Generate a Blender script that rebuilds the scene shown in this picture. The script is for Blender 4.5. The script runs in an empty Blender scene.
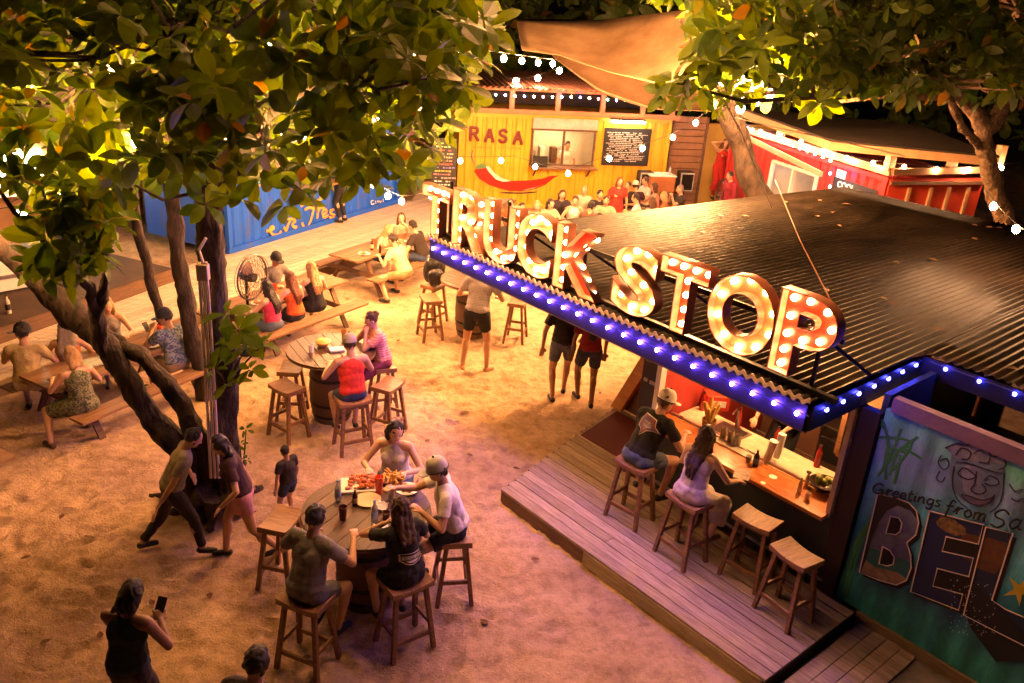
import bpy, bmesh, math, random
from math import radians as R, sin, cos, pi
from mathutils import Vector as V, Matrix, noise
from mathutils.bvhtree import BVHTree
random.seed(7)
EXPO = 1.8
S = bpy.context.scene
COL = S.collection
# ------------------------------------------------------------------ camera
FPX, PITCH, ROLL, CH = 845.0, R(22.7), R(4.2), 5.8
fwd = V((0, cos(PITCH), -sin(PITCH))); rt = V((1, 0, 0)); upv = rt.cross(fwd)
CR = cos(ROLL)*rt + sin(ROLL)*upv; CU = -sin(ROLL)*rt + cos(ROLL)*upv
CO = V((0, 0, CH))
cam = bpy.data.cameras.new('camera'); co = bpy.data.objects.new('camera', cam); COL.objects.link(co)
m = Matrix.Identity(4)
for i in range(3):
    m[i][0], m[i][1], m[i][2], m[i][3] = CR[i], CU[i], -fwd[i], CO[i]
co.matrix_world = m
cam.lens = FPX/1024*36; cam.sensor_width = 36; cam.clip_end = 2000; cam.clip_start = .05
S.camera = co
def ray(x, y): return fwd*FPX + CR*(x-512) - CU*(y-341.5)
def W(x, y, z=0.0):                      # where the sight line through a photo point meets height z
    d = ray(x, y); return CO + d*((z-CH)/d.z)
def WY(x, y, Y):                         # ... meets the distance Y
    d = ray(x, y); return CO + d*(Y/d.y)
def onplane(x, y, o, n):
    d = ray(x, y); return CO + d*((o-CO).dot(n)/d.dot(n))
# ------------------------------------------------------------------ materials
MC = {}
def M(name, col, rough=.75, var=0.15, ns=6.0, bump=0.0, bs=30.0, metal=0.0, emit=0.0, trans=0.0, col2=None, coord='Object', spec=.5, alpha=1.0, stretch=None, island=0.0):
    if name in MC: return MC[name]
    mt = bpy.data.materials.new(name); mt.use_nodes = True; nt = mt.node_tree; N = nt.nodes; L = nt.links
    b = N['Principled BSDF']; b.inputs['Roughness'].default_value = rough; b.inputs['Metallic'].default_value = metal
    b.inputs['Specular IOR Level'].default_value = spec
    tc = N.new('ShaderNodeTexCoord'); mp = N.new('ShaderNodeMapping'); L.new(tc.outputs[coord], mp.inputs[0])
    if stretch: mp.inputs['Scale'].default_value = stretch
    c2 = col2 if col2 else tuple(max(0, c*(1-var*2)) for c in col)
    if col2 or var > 0:
        nz = N.new('ShaderNodeTexNoise'); nz.inputs['Scale'].default_value = ns; nz.inputs['Detail'].default_value = 5; nz.inputs['Roughness'].default_value = .62
        L.new(mp.outputs[0], nz.inputs['Vector'])
        rp = N.new('ShaderNodeValToRGB'); rp.color_ramp.elements[0].position = .32; rp.color_ramp.elements[1].position = .68
        rp.color_ramp.elements[0].color = (*c2, 1); rp.color_ramp.elements[1].color = (*col, 1)
        L.new(nz.outputs['Fac'], rp.inputs[0]); out = rp.outputs[0]
        if island > 0:
            g = N.new('ShaderNodeNewGeometry'); hs = N.new('ShaderNodeHueSaturation')
            ma = N.new('ShaderNodeMapRange'); ma.inputs[3].default_value = 1-island; ma.inputs[4].default_value = 1+island
            L.new(g.outputs['Random Per Island'], ma.inputs[0]); L.new(ma.outputs[0], hs.inputs['Value'])
            L.new(out, hs.inputs['Color']); out = hs.outputs[0]
        L.new(out, b.inputs['Base Color'])
        mr = N.new('ShaderNodeMapRange'); mr.inputs[3].default_value = max(.03, rough-.12); mr.inputs[4].default_value = min(1, rough+.12)
        L.new(nz.outputs['Fac'], mr.inputs[0]); L.new(mr.outputs[0], b.inputs['Roughness'])
    else: b.inputs['Base Color'].default_value = (*col, 1)
    if bump > 0:
        n2 = N.new('ShaderNodeTexNoise'); n2.inputs['Scale'].default_value = bs; n2.inputs['Detail'].default_value = 4
        L.new(mp.outputs[0], n2.inputs['Vector'])
        bp = N.new('ShaderNodeBump'); bp.inputs['Strength'].default_value = bump; bp.inputs['Distance'].default_value = .02 if 'bark' not in name else .07
        L.new(n2.outputs['Fac'], bp.inputs['Height']); L.new(bp.outputs[0], b.inputs['Normal'])
    if trans > 0:
        b.inputs['Transmission Weight'].default_value = trans; b.inputs['IOR'].default_value = 1.3
    if emit > 0:
        b.inputs['Emission Color'].default_value = (*col, 1); b.inputs['Emission Strength'].default_value = emit
    if alpha < 1: b.inputs['Alpha'].default_value = alpha
    MC[name] = mt; return mt
def grime(mt, col=(.12, .06, .03), lo=.56, hi=.68, sc=1.6, amt=.85):
    nt = mt.node_tree; N = nt.nodes; L = nt.links; b = N['Principled BSDF']; src = b.inputs['Base Color'].links[0].from_socket
    tc = N.new('ShaderNodeTexCoord'); mp = N.new('ShaderNodeMapping'); mp.inputs['Scale'].default_value = (1.6, 1.6, .45); L.new(tc.outputs['Object'], mp.inputs[0])
    n = N.new('ShaderNodeTexNoise'); n.inputs['Scale'].default_value = sc; n.inputs['Detail'].default_value = 9; n.inputs['Roughness'].default_value = .72; L.new(mp.outputs[0], n.inputs[0])
    r = N.new('ShaderNodeValToRGB'); r.color_ramp.elements[0].position = lo; r.color_ramp.elements[0].color = (0, 0, 0, 1); r.color_ramp.elements[1].position = hi; r.color_ramp.elements[1].color = (amt, amt, amt, 1); L.new(n.outputs[0], r.inputs[0])
    m = N.new('ShaderNodeMix'); m.data_type = 'RGBA'; m.inputs[7].default_value = (*col, 1); L.new(r.outputs[0], m.inputs[0]); L.new(src, m.inputs[6]); L.new(m.outputs[2], b.inputs['Base Color']); return mt
def EM(name, col, s):
    if name in MC: return MC[name]
    mt = bpy.data.materials.new(name); mt.use_nodes = True; nt = mt.node_tree; nt.nodes.clear()
    e = nt.nodes.new('ShaderNodeEmission'); e.inputs[0].default_value = (*col, 1); e.inputs[1].default_value = s
    o = nt.nodes.new('ShaderNodeOutputMaterial'); nt.links.new(e.outputs[0], o.inputs[0]); MC[name] = mt; return mt
def pattern(name, kind, c1, c2, scale, rough=.9):
    if name in MC: return MC[name]
    mt = bpy.data.materials.new(name); mt.use_nodes = True; nt = mt.node_tree; N = nt.nodes; L = nt.links
    b = N['Principled BSDF']; b.inputs['Roughness'].default_value = rough
    tc = N.new('ShaderNodeTexCoord')
    mx = N.new('ShaderNodeMix'); mx.data_type = 'RGBA'; mx.inputs[6].default_value = (*c1, 1); mx.inputs[7].default_value = (*c2, 1)
    if kind == 'stripe':
        w = N.new('ShaderNodeTexWave'); w.bands_direction = 'Z'; w.inputs['Scale'].default_value = scale; w.inputs['Distortion'].default_value = .6; f = w.outputs['Fac']
        L.new(tc.outputs['Object'], w.inputs[0])
    elif kind == 'plaid':
        w = N.new('ShaderNodeTexWave'); w.bands_direction = 'Z'; w.inputs['Scale'].default_value = scale
        w2 = N.new('ShaderNodeTexWave'); w2.bands_direction = 'X'; w2.inputs['Scale'].default_value = scale
        L.new(tc.outputs['Object'], w.inputs[0]); L.new(tc.outputs['Object'], w2.inputs[0])
        ad = N.new('ShaderNodeMath'); ad.operation = 'MULTIPLY'; L.new(w.outputs['Fac'], ad.inputs[0]); L.new(w2.outputs['Fac'], ad.inputs[1]); f = ad.outputs[0]
    else:
        v = N.new('ShaderNodeTexNoise'); v.inputs['Scale'].default_value = scale; v.inputs['Distortion'].default_value = 1.5; L.new(tc.outputs['Object'], v.inputs[0])
        r = N.new('ShaderNodeValToRGB'); r.color_ramp.elements[0].position = .46; r.color_ramp.elements[1].position = .54; L.new(v.outputs['Fac'], r.inputs[0]); f = r.outputs[0]
    L.new(f, mx.inputs[0]); L.new(mx.outputs[2], b.inputs['Base Color']); MC[name] = mt; return mt
def sandmat():
    mt = bpy.data.materials.new('sand'); mt.use_nodes = True; nt = mt.node_tree; N = nt.nodes; L = nt.links
    b = N['Principled BSDF']; b.inputs['Roughness'].default_value = .95; b.inputs['Specular IOR Level'].default_value = .15
    tc = N.new('ShaderNodeTexCoord')
    def nz(s, d=6, r=.6, dist=0):
        n = N.new('ShaderNodeTexNoise'); n.inputs['Scale'].default_value = s; n.inputs['Detail'].default_value = d; n.inputs['Roughness'].default_value = r; n.inputs['Distortion'].default_value = dist
        L.new(tc.outputs['Object'], n.inputs[0]); return n
    a = nz(.55, 8, .65, .6); c = nz(5, 8, .75); f = nz(45, 4, .8)
    rp = N.new('ShaderNodeValToRGB'); e = rp.color_ramp.elements; e[0].position = .34; e[0].color = (.5, .34, .21, 1); e[1].position = .64; e[1].color = (.74, .54, .37, 1)
    L.new(a.outputs[0], rp.inputs[0])
    r2 = N.new('ShaderNodeValToRGB'); e = r2.color_ramp.elements; e[0].position = .33; e[0].color = (.3, .26, .22, 1); e[1].position = .56; e[1].color = (1, 1, 1, 1)
    L.new(c.outputs[0], r2.inputs[0])
    mx = N.new('ShaderNodeMix'); mx.data_type = 'RGBA'; mx.blend_type = 'MULTIPLY'; mx.inputs[0].default_value = .6
    L.new(rp.outputs[0], mx.inputs[6]); L.new(r2.outputs[0], mx.inputs[7]); L.new(mx.outputs[2], b.inputs['Base Color'])
    ad = N.new('ShaderNodeMath'); ad.operation = 'MULTIPLY_ADD'; ad.inputs[1].default_value = .35; L.new(f.outputs[0], ad.inputs[0]); L.new(c.outputs[0], ad.inputs[2])
    bp = N.new('ShaderNodeBump'); bp.inputs['Strength'].default_value = 1; bp.inputs['Distance'].default_value = .085
    L.new(ad.outputs[0], bp.inputs['Height']); L.new(bp.outputs[0], b.inputs['Normal']); return mt
def leafmat(name, c1, c2, c3, tr=.45):
    mt = bpy.data.materials.new(name); mt.use_nodes = True; nt = mt.node_tree; N = nt.nodes; L = nt.links
    b = N['Principled BSDF']; b.inputs['Roughness'].default_value = .5; b.inputs['Specular IOR Level'].default_value = .3; o = N['Material Output']
    g = N.new('ShaderNodeNewGeometry'); rp = N.new('ShaderNodeValToRGB'); e = rp.color_ramp.elements
    e[0].position = 0; e[0].color = (*c1, 1); e[1].position = .95; e[1].color = (*c2, 1)
    x = rp.color_ramp.elements.new(.985); x.color = (*c3, 1)
    L.new(g.outputs['Random Per Island'], rp.inputs[0])
    L.new(rp.outputs[0], b.inputs['Base Color'])
    t = N.new('ShaderNodeBsdfTranslucent'); hs = N.new('ShaderNodeHueSaturation'); hs.inputs['Value'].default_value = 1.5; hs.inputs['Saturation'].default_value = 1.15; hs.inputs['Hue'].default_value = .485
    L.new(rp.outputs[0], hs.inputs['Color']); L.new(hs.outputs[0], t.inputs[0])
    mx = N.new('ShaderNodeMixShader'); mx.inputs[0].default_value = tr
    L.new(b.outputs[0], mx.inputs[1]); L.new(t.outputs[0], mx.inputs[2]); L.new(mx.outputs[0], o.inputs[0]); return mt
# ------------------------------------------------------------------ mesh builder
class MB:
    def __init__(s): s.v = []; s.f = []
    def add(s, vs, fs):
        k = len(s.v); s.v += [tuple(p) for p in vs]; s.f += [tuple(i+k for i in f) for f in fs]; return s
    def box(s, c, d, rot=None, taper=1.0):
        c = V(c); vs = []
        for z in (-1, 1):
            q = taper if z > 0 else 1
            for x, y in ((-1, -1), (1, -1), (1, 1), (-1, 1)):
                p = V((x*d[0]/2*q, y*d[1]/2*q, z*d[2]/2))
                if rot is not None: p = rot @ p
                vs.append(c+p)
        return s.add(vs, [(3, 2, 1, 0), (4, 5, 6, 7), (0, 1, 5, 4), (1, 2, 6, 5), (2, 3, 7, 6), (3, 0, 4, 7)])
    def beam(s, a, b, w, h, up=V((0, 0, 1))):     # rectangular bar from a to b
        a = V(a); b = V(b); d = (b-a); l = d.length; x = d.normalized(); y = up.cross(x)
        if y.length < 1e-4: y = V((0, 1, 0)).cross(x)
        y.normalize(); z = x.cross(y); m = Matrix((x, y, z)).transposed()
        return s.box((a+b)/2, (l, w, h), m)
    def tube(s, pts, rad, n=8, cap=True, squash=None):
        pts = [V(p) for p in pts]; k = len(pts)
        if not hasattr(rad, '__len__'): rad = [rad]*k
        vs = []; fs = []; prev = None
        for i, p in enumerate(pts):
            t = (pts[min(i+1, k-1)]-pts[max(i-1, 0)]).normalized()
            if prev is None:
                a = V((0, 0, 1)) if abs(t.z) < .9 else V((1, 0, 0)); x = a.cross(t).normalized()
            else:
                x = (prev - t*prev.dot(t)).normalized()
            prev = x; y = t.cross(x)
            for j in range(n):
                an = 2*pi*j/n; q = x*cos(an)*rad[i] + y*sin(an)*rad[i]; vs.append(p+q)
        for i in range(k-1):
            for j in range(n):
                a = i*n+j; b = i*n+(j+1) % n; fs.append((a, b, b+n, a+n))
        if cap: fs.append(tuple(range(n-1, -1, -1))); fs.append(tuple((k-1)*n+j for j in range(n)))
        return s.add(vs, fs)
    def cyl(s, c, r, h, n=16, r2=None):
        r2 = r if r2 is None else r2; return s.tube([V(c), V(c)+V((0, 0, h))], [r, r2], n)
    def lathe(s, prof, c=(0, 0, 0), n=20):
        vs = []; fs = []; k = len(prof)
        for r, z in prof:
            for j in range(n): vs.append((c[0]+r*cos(2*pi*j/n), c[1]+r*sin(2*pi*j/n), c[2]+z))
        for i in range(k-1):
            for j in range(n):
                a = i*n+j; b = i*n+(j+1) % n; fs.append((a, b, b+n, a+n))
        fs.append(tuple(range(n-1, -1, -1))); fs.append(tuple((k-1)*n+j for j in range(n)))
        return s.add(vs, fs)
    def ball(s, c, r, n=8, m=6, sc=(1, 1, 1)):
        vs = []; fs = []; c = V(c)
        for i in range(1, m):
            th = pi*i/m
            for j in range(n): vs.append(c+V((sc[0]*r*sin(th)*cos(2*pi*j/n), sc[1]*r*sin(th)*sin(2*pi*j/n), sc[2]*r*cos(th))))
        vs += [c+V((0, 0, r*sc[2])), c-V((0, 0, r*sc[2]))]; T = len(vs)-2; B = T+1
        for i in range(m-2):
            for j in range(n):
                a = i*n+j; b = i*n+(j+1) % n; fs.append((a, a+n, b+n, b))
        for j in range(n):
            fs.append((T, j, (j+1) % n)); fs.append((B, (m-2)*n+(j+1) % n, (m-2)*n+j))
        return s.add(vs, fs)
    def prism(s, poly, y0, y1):                     # outline in local x,z, thickness along y
        n = len(poly); vs = [(x, y0, z) for x, z in poly]+[(x, y1, z) for x, z in poly]
        fs = [tuple(range(n)), tuple(range(2*n-1, n-1, -1))]+[(i, i+n, (i+1) % n+n, (i+1) % n) for i in range(n)]
        return s.add(vs, fs)
    def slab(s, poly, z0, z1):
        n = len(poly); vs = [(x, y, z0) for x, y in poly]+[(x, y, z1) for x, y in poly]
        fs = [tuple(range(n-1, -1, -1)), tuple(range(n, 2*n))]+[(i, (i+1) % n, (i+1) % n+n, i+n) for i in range(n)]
        return s.add(vs, fs)
    def build(s, name, mat, parent=None, smooth=False, bevel=0.0):
        me = bpy.data.meshes.new(name); me.from_pydata(s.v, [], s.f); me.update()
        bm = bmesh.new(); bm.from_mesh(me); bmesh.ops.recalc_face_normals(bm, faces=bm.faces); bm.to_mesh(me); bm.free()
        if smooth:
            me.shade_smooth(); me.set_sharp_from_angle(angle=R(42))
        o = bpy.data.objects.new(name, me); COL.objects.link(o)
        if mat: me.materials.append(mat)
        if parent: o.parent = parent
        if bevel:
            b = o.modifiers.new('bevel', 'BEVEL'); b.width = bevel; b.segments = 2; b.limit_method = 'ANGLE'; b.angle_limit = R(40)
        return o
def tag(o, label=None, cat=None, group=None, kind=None):
    if label: o['label'] = label
    if cat: o['category'] = cat
    if group: o['group'] = group
    if kind: o['kind'] = kind
    return o
def root(name, loc, rz, label, cat, group=None):
    o = bpy.data.objects.new(name, None); COL.objects.link(o); o.location = loc; o.rotation_euler = (0, 0, rz); o.empty_display_size = .1
    return tag(o, label, cat, group)
def children(o): return [c for c in bpy.data.objects if c.parent == o]
KIDS = {}
def copytree(o, parent=None):
    c = o.copy(); COL.objects.link(c)
    if parent: c.parent = parent
    if o.name not in KIDS: KIDS[o.name] = [x.name for x in children(o)]
    for n in KIDS[o.name]: copytree(bpy.data.objects[n], c)
    return c
def dup(o, loc, rz, label, group=None):
    c = copytree(o); c.location = loc; c.rotation_euler = (0, 0, rz); c['label'] = label
    if group: c['group'] = group
    return c
def text(s, name, mat, parent, size=1.0, extr=.004, offset=0.0, loc=(0, 0, 0), rot=(pi/2, 0, 0), sx=1.0, shear=0.0, fill='BOTH', bev=0.0, box=None, link=True):
    cu = bpy.data.curves.new(name, 'FONT'); cu.body = s; cu.size = size; cu.extrude = extr; cu.offset = offset; cu.shear = shear; cu.resolution_u = 5
    cu.fill_mode = fill; cu.bevel_depth = bev
    t = bpy.data.objects.new(name+'_tmp', cu); COL.objects.link(t)
    dg = bpy.context.evaluated_depsgraph_get(); me = bpy.data.meshes.new_from_object(t.evaluated_get(dg)); me.name = name
    bpy.data.objects.remove(t)
    xs = [v.co.x for v in me.vertices]; ys = [v.co.y for v in me.vertices]
    if box:   # (x0, x1, y0, y1): fit the letter into it
        ax, bx, ay, by = min(xs), max(xs), min(ys), max(ys)
        for v in me.vertices:
            v.co.x = box[0]+(v.co.x-ax)/(bx-ax)*(box[1]-box[0]); v.co.y = box[2]+(v.co.y-ay)/(by-ay)*(box[3]-box[2])
    me.materials.clear(); me.materials.append(mat)
    o = bpy.data.objects.new(name, me); COL.objects.link(o); o.parent = parent; o.location = loc; o.rotation_euler = rot; o.scale = (sx, 1, 1)
    return o
def strokes(lines, w, lift=.006, parent=None, name='lettering', mat=None, flat=.25):
    mb = MB()
    for ln in lines:
        k = len(mb.v); P = [V((x, 0, z)) for x, z in ln]
        if len(P) > 2:                                  # smooth the polyline
            Q = []
            for i in range(len(P)-1):
                p0 = P[max(i-1, 0)]; p1 = P[i]; p2 = P[i+1]; p3 = P[min(i+2, len(P)-1)]
                for t in (0, .34, .67):
                    Q.append(.5*((2*p1)+(p2-p0)*t+(2*p0-5*p1+4*p2-p3)*t*t+(3*p1-p0-3*p2+p3)*t**3))
            P = Q+[P[-1]]
        mb.tube(P, w/2, 6)
        for i in range(k, len(mb.v)):
            x, y, z = mb.v[i]; mb.v[i] = (x, y*flat-lift, z)
    return mb.build(name, mat, parent)
wood = M('wood_bar', (.26, .13, .06), .5, ns=4, col2=(.12, .055, .022), stretch=(1, 8, 8), bump=.25, bs=20)
woodseat = M('wood_seat', (.34, .18, .085), .42, ns=5, col2=(.15, .07, .03), stretch=(8, 1, 8), bump=.3, bs=25)
weather = M('weathered_wood', (.4, .31, .23), .85, ns=3, col2=(.2, .145, .105), stretch=(1, 10, 10), bump=.6, bs=18, island=.22)
darkwood = M('dark_wood', (.16, .085, .045), .65, ns=3, col2=(.07, .035, .02), stretch=(1, 9, 9), bump=.45, bs=18)
boardw = M('boardwalk_wood', (.6, .52, .43), .8, ns=2, col2=(.38, .3, .23), stretch=(1, 12, 12), bump=.4, bs=14, island=.15)
black = M('black', (.012, .012, .014), .5, 0)
blackm = M('black_metal', (.02, .02, .022), .35, .1, metal=.6)
whitep = M('white_paint', (.75, .72, .68), .5, .05)
steel = M('steel', (.5, .5, .5), .3, .1, metal=1)
bark = M('bark', (.05, .03, .02), .95, ns=11, col2=(.006, .004, .003), bump=1.0, bs=9, stretch=(1, 1, .45))
bark2 = M('pale_bark', (.22, .14, .08), .9, ns=8, col2=(.1, .055, .03), bump=1.0, bs=12)
glassm = M('glass', (.9, .92, .9), .06, 0, trans=.85)
plastic_white = M('white_plastic', (.8, .8, .78), .35, .03)
paper = M('paper', (.82, .8, .75), .8, .04)
# ================================================================== setting
def hgt(x, y):
    p = V((x, y, 0)); h = .035*noise.noise(p*.9)+.022*noise.noise(p*2.7+V((5, 1, 0)))+.012*noise.noise(p*7)
    c = noise.noise(p*5.5+V((9, 3, 2)))
    return h-.022*max(0, c-.25)*2+prints(x, y)
FP = {}
_r = random.Random(77)
def path(a, b, n, spread):
    for i in range(n):
        t = _r.random(); x = a[0]+(b[0]-a[0])*t+_r.gauss(0, spread); y = a[1]+(b[1]-a[1])*t+_r.gauss(0, spread); an = math.atan2(b[1]-a[1], b[0]-a[0])+_r.gauss(0, .5)
        FP.setdefault((int(x//.5), int(y//.5)), []).append((x, y, cos(an), sin(an), _r.uniform(.7, 1.2)))
path((-6, 6), (0, 8), 420, 1.0); path((-1, 5), (-.5, 14), 420, 1.0); path((-6, 5), (-3, 12), 260, 1.2); path((-5, 12), (1, 12), 300, 1.3); path((-3, 4), (1, 5), 160, .9)
def prints(x, y):
    h = 0; ci, cj = int(x//.5), int(y//.5)
    for i in (ci-1, ci, ci+1):
        for j in (cj-1, cj, cj+1):
            for fx, fy, c, s, k in FP.get((i, j), ()):
                u = (x-fx)*c+(y-fy)*s; v = -(x-fx)*s+(y-fy)*c; q = (u/.15)**2+(v/.062)**2
                if q < 4: h += k*(-.024*math.exp(-q*1.3)+.011*math.exp(-(q-1.9)**2*1.5))
    return h
def spaced(segs):
    out = []
    for a, b, n in segs: out += [a+(b-a)*i/n for i in range(n)]
    return out+[segs[-1][1]]
xs = spaced([(-900, -60, 6), (-60, -10, 20), (-10, -7, 30), (-7, 3, 230), (3, 5, 20), (5, 60, 24), (60, 900, 6)])
ys = spaced([(-300, -10, 4), (-10, 3, 10), (3, 14, 250), (14, 18, 50), (18, 60, 24), (60, 1500, 6)])
mb = MB(); nx = len(xs)
mb.v = [(x, y, hgt(x, y) if (-12 < x < 8 and 0 < y < 22) else 0) for y in ys for x in xs]
mb.f = [(j*nx+i, j*nx+i+1, (j+1)*nx+i+1, (j+1)*nx+i) for j in range(len(ys)-1) for i in range(nx-1)]
tag(mb.build('ground', sandmat(), smooth=True), kind='structure')
# local frame of the bar: x along the counter, -y out to the yard
BAZ = R(-48.5); B0 = V((3.743, 7.018, 0)); BU = V((cos(BAZ), sin(BAZ), 0)); BVv = V((sin(BAZ), -cos(BAZ), 0))   # BVv: out of the wall
def BP(u, v, z): return B0+BU*u+BVv*v+V((0, 0, z))
def onbar(x, y, v=0.0):
    p = onplane(x, y, B0+BVv*v, BVv); return ((p-B0).dot(BU), p.z)
# concrete apron and landing
t = MB(); pts = [(-4.2, 2.15), (.3, 2.2), (.9, 1.2), (.9, -.02), (-4.9, -.02), (-5.1, -1.2), (-4.75, -1.3)]
t.slab([(a, -b) for a, b in [(.06, 1.7), (1.9, 1.75), (1.9, .02), (.06, .02)]][::-1], -.05, .055)
o = t.build('path', M('concrete', (.3, .26, .23), .9, ns=3, col2=(.15, .12, .11), bump=.5, bs=20)); o.location = B0; o.rotation_euler = (0, 0, BAZ); tag(o, kind='structure')
# deck
deck = root('wooden_deck', B0, BAZ, 'low wooden plank deck under the bar stools', 'deck')
mb = MB(); v = 1.66; w = .142
rr = random.Random(3)
while v > -1.15:
    f = (1.66-v)/2.8; x0 = -3.78-.78*f; x1 = .0 if v-w > .0 else -3.25
    if x1 > 0 or True:
        cuts = [x0]; c = x0+rr.uniform(1.2, 2.6)
        while c < x1-.6: cuts.append(c); c += rr.uniform(1.6, 2.6)
        cuts.append(x1)
        for a, b in zip(cuts, cuts[1:]):
            mb.box(((a+b)/2, -(v-w/2), .185+rr.uniform(-.003, .003)), (b-a-.004, w-.009, .03))
    v -= w
mb.build('deck_boards', weather, deck)
mb = MB(); mb.box((-3.05, -1.645, .085), (1.4, .03, .17)); mb.build('skirt_board', darkwood, deck)
mb = MB(); mb.box((-1.19, -1.645, .085), (2.3, .035, .17)); mb.build('skirt_board', M('lit_skirt_tan', (.42, .36, .2), .8, ns=4, col2=(.25, .2, .1), stretch=(1, 8, 8), bump=.3), deck)  # tan carries the yellow light here, dark wood to the left the recess's shade
mb = MB(); mb.beam((-3.77, -1.64, .085), (-4.53, 1.12, .085), .03, .17); mb.build('skirt_board', darkwood, deck)
mb = MB(); mb.box((-.02, -.83, .085), (.03, 1.62, .17)); mb.build('skirt_board', black, deck)
mb = MB()
for k in range(4): mb.box((.13+k*.15, -.83, .075), (.142, 1.6, .03))
mb.build('landing_boards', weather, deck)
tag(mb and (lambda q: q)(MB().slab([(-4.42, 1.05), (-3.3, 1.05), (-3.3, .1), (-4.2, .1)], .205, .215).build('floor_mat', M('red_mat', (.1, .012, .01), .9, ns=30), None)), 'dark red mat on the deck behind the leaning plywood panel', 'mat')
o = bpy.data.objects['floor_mat']; o.location = B0; o.rotation_euler = (0, 0, BAZ)
# ================================================================== the bar
bar = root('bar_container', B0, BAZ, 'shipping container bar with flat corrugated roof and open serving window', 'bar')
def corr(x0, x1, y0, y1, z, per, amp, rows=2, zf=None, sk=0.0):
    mb = MB(); n = max(4, int((x1-x0)/per*6)); 
    for j in range(rows):
        y = y0+(y1-y0)*j/(rows-1)
        for i in range(n+1):
            x = x0+(x1-x0)*i/n; xo = x+sk*(y-y0)*(x1-x)/(x1-x0); mb.v.append((xo, y, z+amp*sin(2*pi*x/per)+(zf(x, y) if zf else 0)))
    mb.f = [(j*(n+1)+i, j*(n+1)+i+1, (j+1)*(n+1)+i+1, (j+1)*(n+1)+i) for j in range(rows-1) for i in range(n)]
    return mb
zf = lambda x, y: .012*noise.noise(V((x*.6, y*.5, 0)))
roofm = M('rusty_roof', (.04, .028, .019), .5, ns=1.6, col2=(.009, .007, .006), stretch=(1.6, .5, 1), bump=.5, bs=9, metal=.0, spec=.18)
for a, b, c, d in ((-6.25, -.45, -1.1, 8.15), (-.45, 3.2, 1.0, 8.15)):
    o = corr(a, b, c, d, 2.66, .098, .013, 14, zf, .088 if a < -5 else 0).build('roof', roofm, bar, True)
    s = o.modifiers.new('s', 'SOLIDIFY'); s.thickness = .004
for yy in ():
    o = corr(-5.95, 3.1, yy, yy+.16, 2.667, .098, .0135, 2).build('sheet_overlap', M('roof_overlap', (.035, .024, .016), .6, .3, ns=5), bar, True); s = o.modifiers.new('s', 'SOLIDIFY'); s.thickness = .003
fasc = M('fascia_purple', (.007, .004, .007), .55, ns=3, bump=.1)
mb = MB(); mb.box((-3.36, -1.06, 2.485), (5.76, .04, .25)); mb.build('fascia', fasc, bar)
mb = MB(); mb.box((-.46, -.02, 2.485), (.04, 2.04, .25)); mb.build('fascia', fasc, bar)
mb = MB(); mb.box((1.4, 1.02, 2.52), (3.7, .04, .2)); mb.build('fascia', fasc, bar)
mb = MB(); mb.beam((-6.24, -1.06, 2.52), (-5.42, 8.15, 2.52), .04, .2); mb.build('fascia', darkwood, bar)
mb = MB(); n = 350
for i in range(n+1):
    x = -6.25+5.8*i/n; z = 2.66+.02*sin(2*pi*x/.098); mb.v += [(x, -1.115, z-.022), (x, -1.115, z+.022), (x, -1.103, z+.022), (x, -1.103, z-.022)]
for i in range(n):
    k = 4*i; mb.f += [(k, k+4, k+5, k+1), (k+1, k+5, k+6, k+2), (k+2, k+6, k+7, k+3), (k+3, k+7, k+4, k)]
mb.build('lit_roof_edge', M('lit_edge_cream', (.7, .6, .5), .6, .1), bar)  # added wavy strip: light on the sheet's front end put into cream colour
cream = M('cream_trim', (.62, .48, .36), .6, ns=5)
mb = MB(); mb.box((-3.36, -1.045, 2.35), (5.8, .05, .018)); mb.build('trim', M('trim_dull', (.3, .22, .16), .7), bar)
mb = MB(); mb.box((-3.3, .02, 2.56), (5.7, 2.0, .02)); mb.build('awning_ceiling', darkwood, bar)
# container shell
dark = M('dark_green_paint', (.035, .05, .04), .5, ns=3, bump=.15)
mb = MB(); mb.box((-1.67, .03, .63), (2.4, .06, .86)); mb.build('lower_wall', dark, bar)
mb = MB(); mb.box((-1.67, .03, 2.4), (2.4, .06, .2)); mb.build('header', darkwood, bar)
mb = MB(); mb.box((-2.96, 1.2, 1.4), (.16, 2.4, 2.3)); mb.build('side_wall', M('red_inner_wall', (.4, .04, .03), .6, ns=3), bar)
mb = MB(); mb.box((-1.5, 2.43, 1.35), (3.0, .06, 2.3)); mb.build('back_wall', M('brown_inner_wall', (.16, .08, .05), .7, ns=3), bar)
mb = MB(); mb.box((-1.6, 1.2, .18), (2.8, 2.3, .06)); mb.build('inner_floor', darkwood, bar)
mb = MB(); mb.box((-.3, 1.2, 1.35), (.06, 2.3, 2.3)); mb.build('side_wall', dark, bar)
mb = MB(); mb.box((-.37, -.02, 1.26), (.2, .1, 2.14)); mb.build('corner_post', M('brown_post', (.035, .018, .015), .6, ns=4), bar)
mb = MB(); mb.box((-.51, -.05, 1.72), (.05, .14, 1.3)); mb.build('window_frame', cream, bar)
mb = MB(); mb.box((-2.88, -.05, 1.35), (.07, .1, 2.2)); mb.build('window_frame', whitep, bar)
orange_ctr = M('orange_counter', (.55, .2, .05), .3, ns=3, col2=(.33, .1, .02), stretch=(1, 8, 1), bump=.08)
mb = MB(); mb.box((-1.69, -.02, 1.085), (2.38, .44, .045)); mb.build('counter', orange_ctr, bar, bevel=.006)
inner = MB(); inner.box((-1.69, .5, 1.05), (2.32, .52, .04)); inner.build('work_counter', M('cream_counter', (.72, .6, .42), .25, ns=6), bar, bevel=.004)
mb = MB(); mb.box((-1.69, .5, .62), (2.32, .48, .8)); mb.build('cabinet', darkwood, bar)
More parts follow.
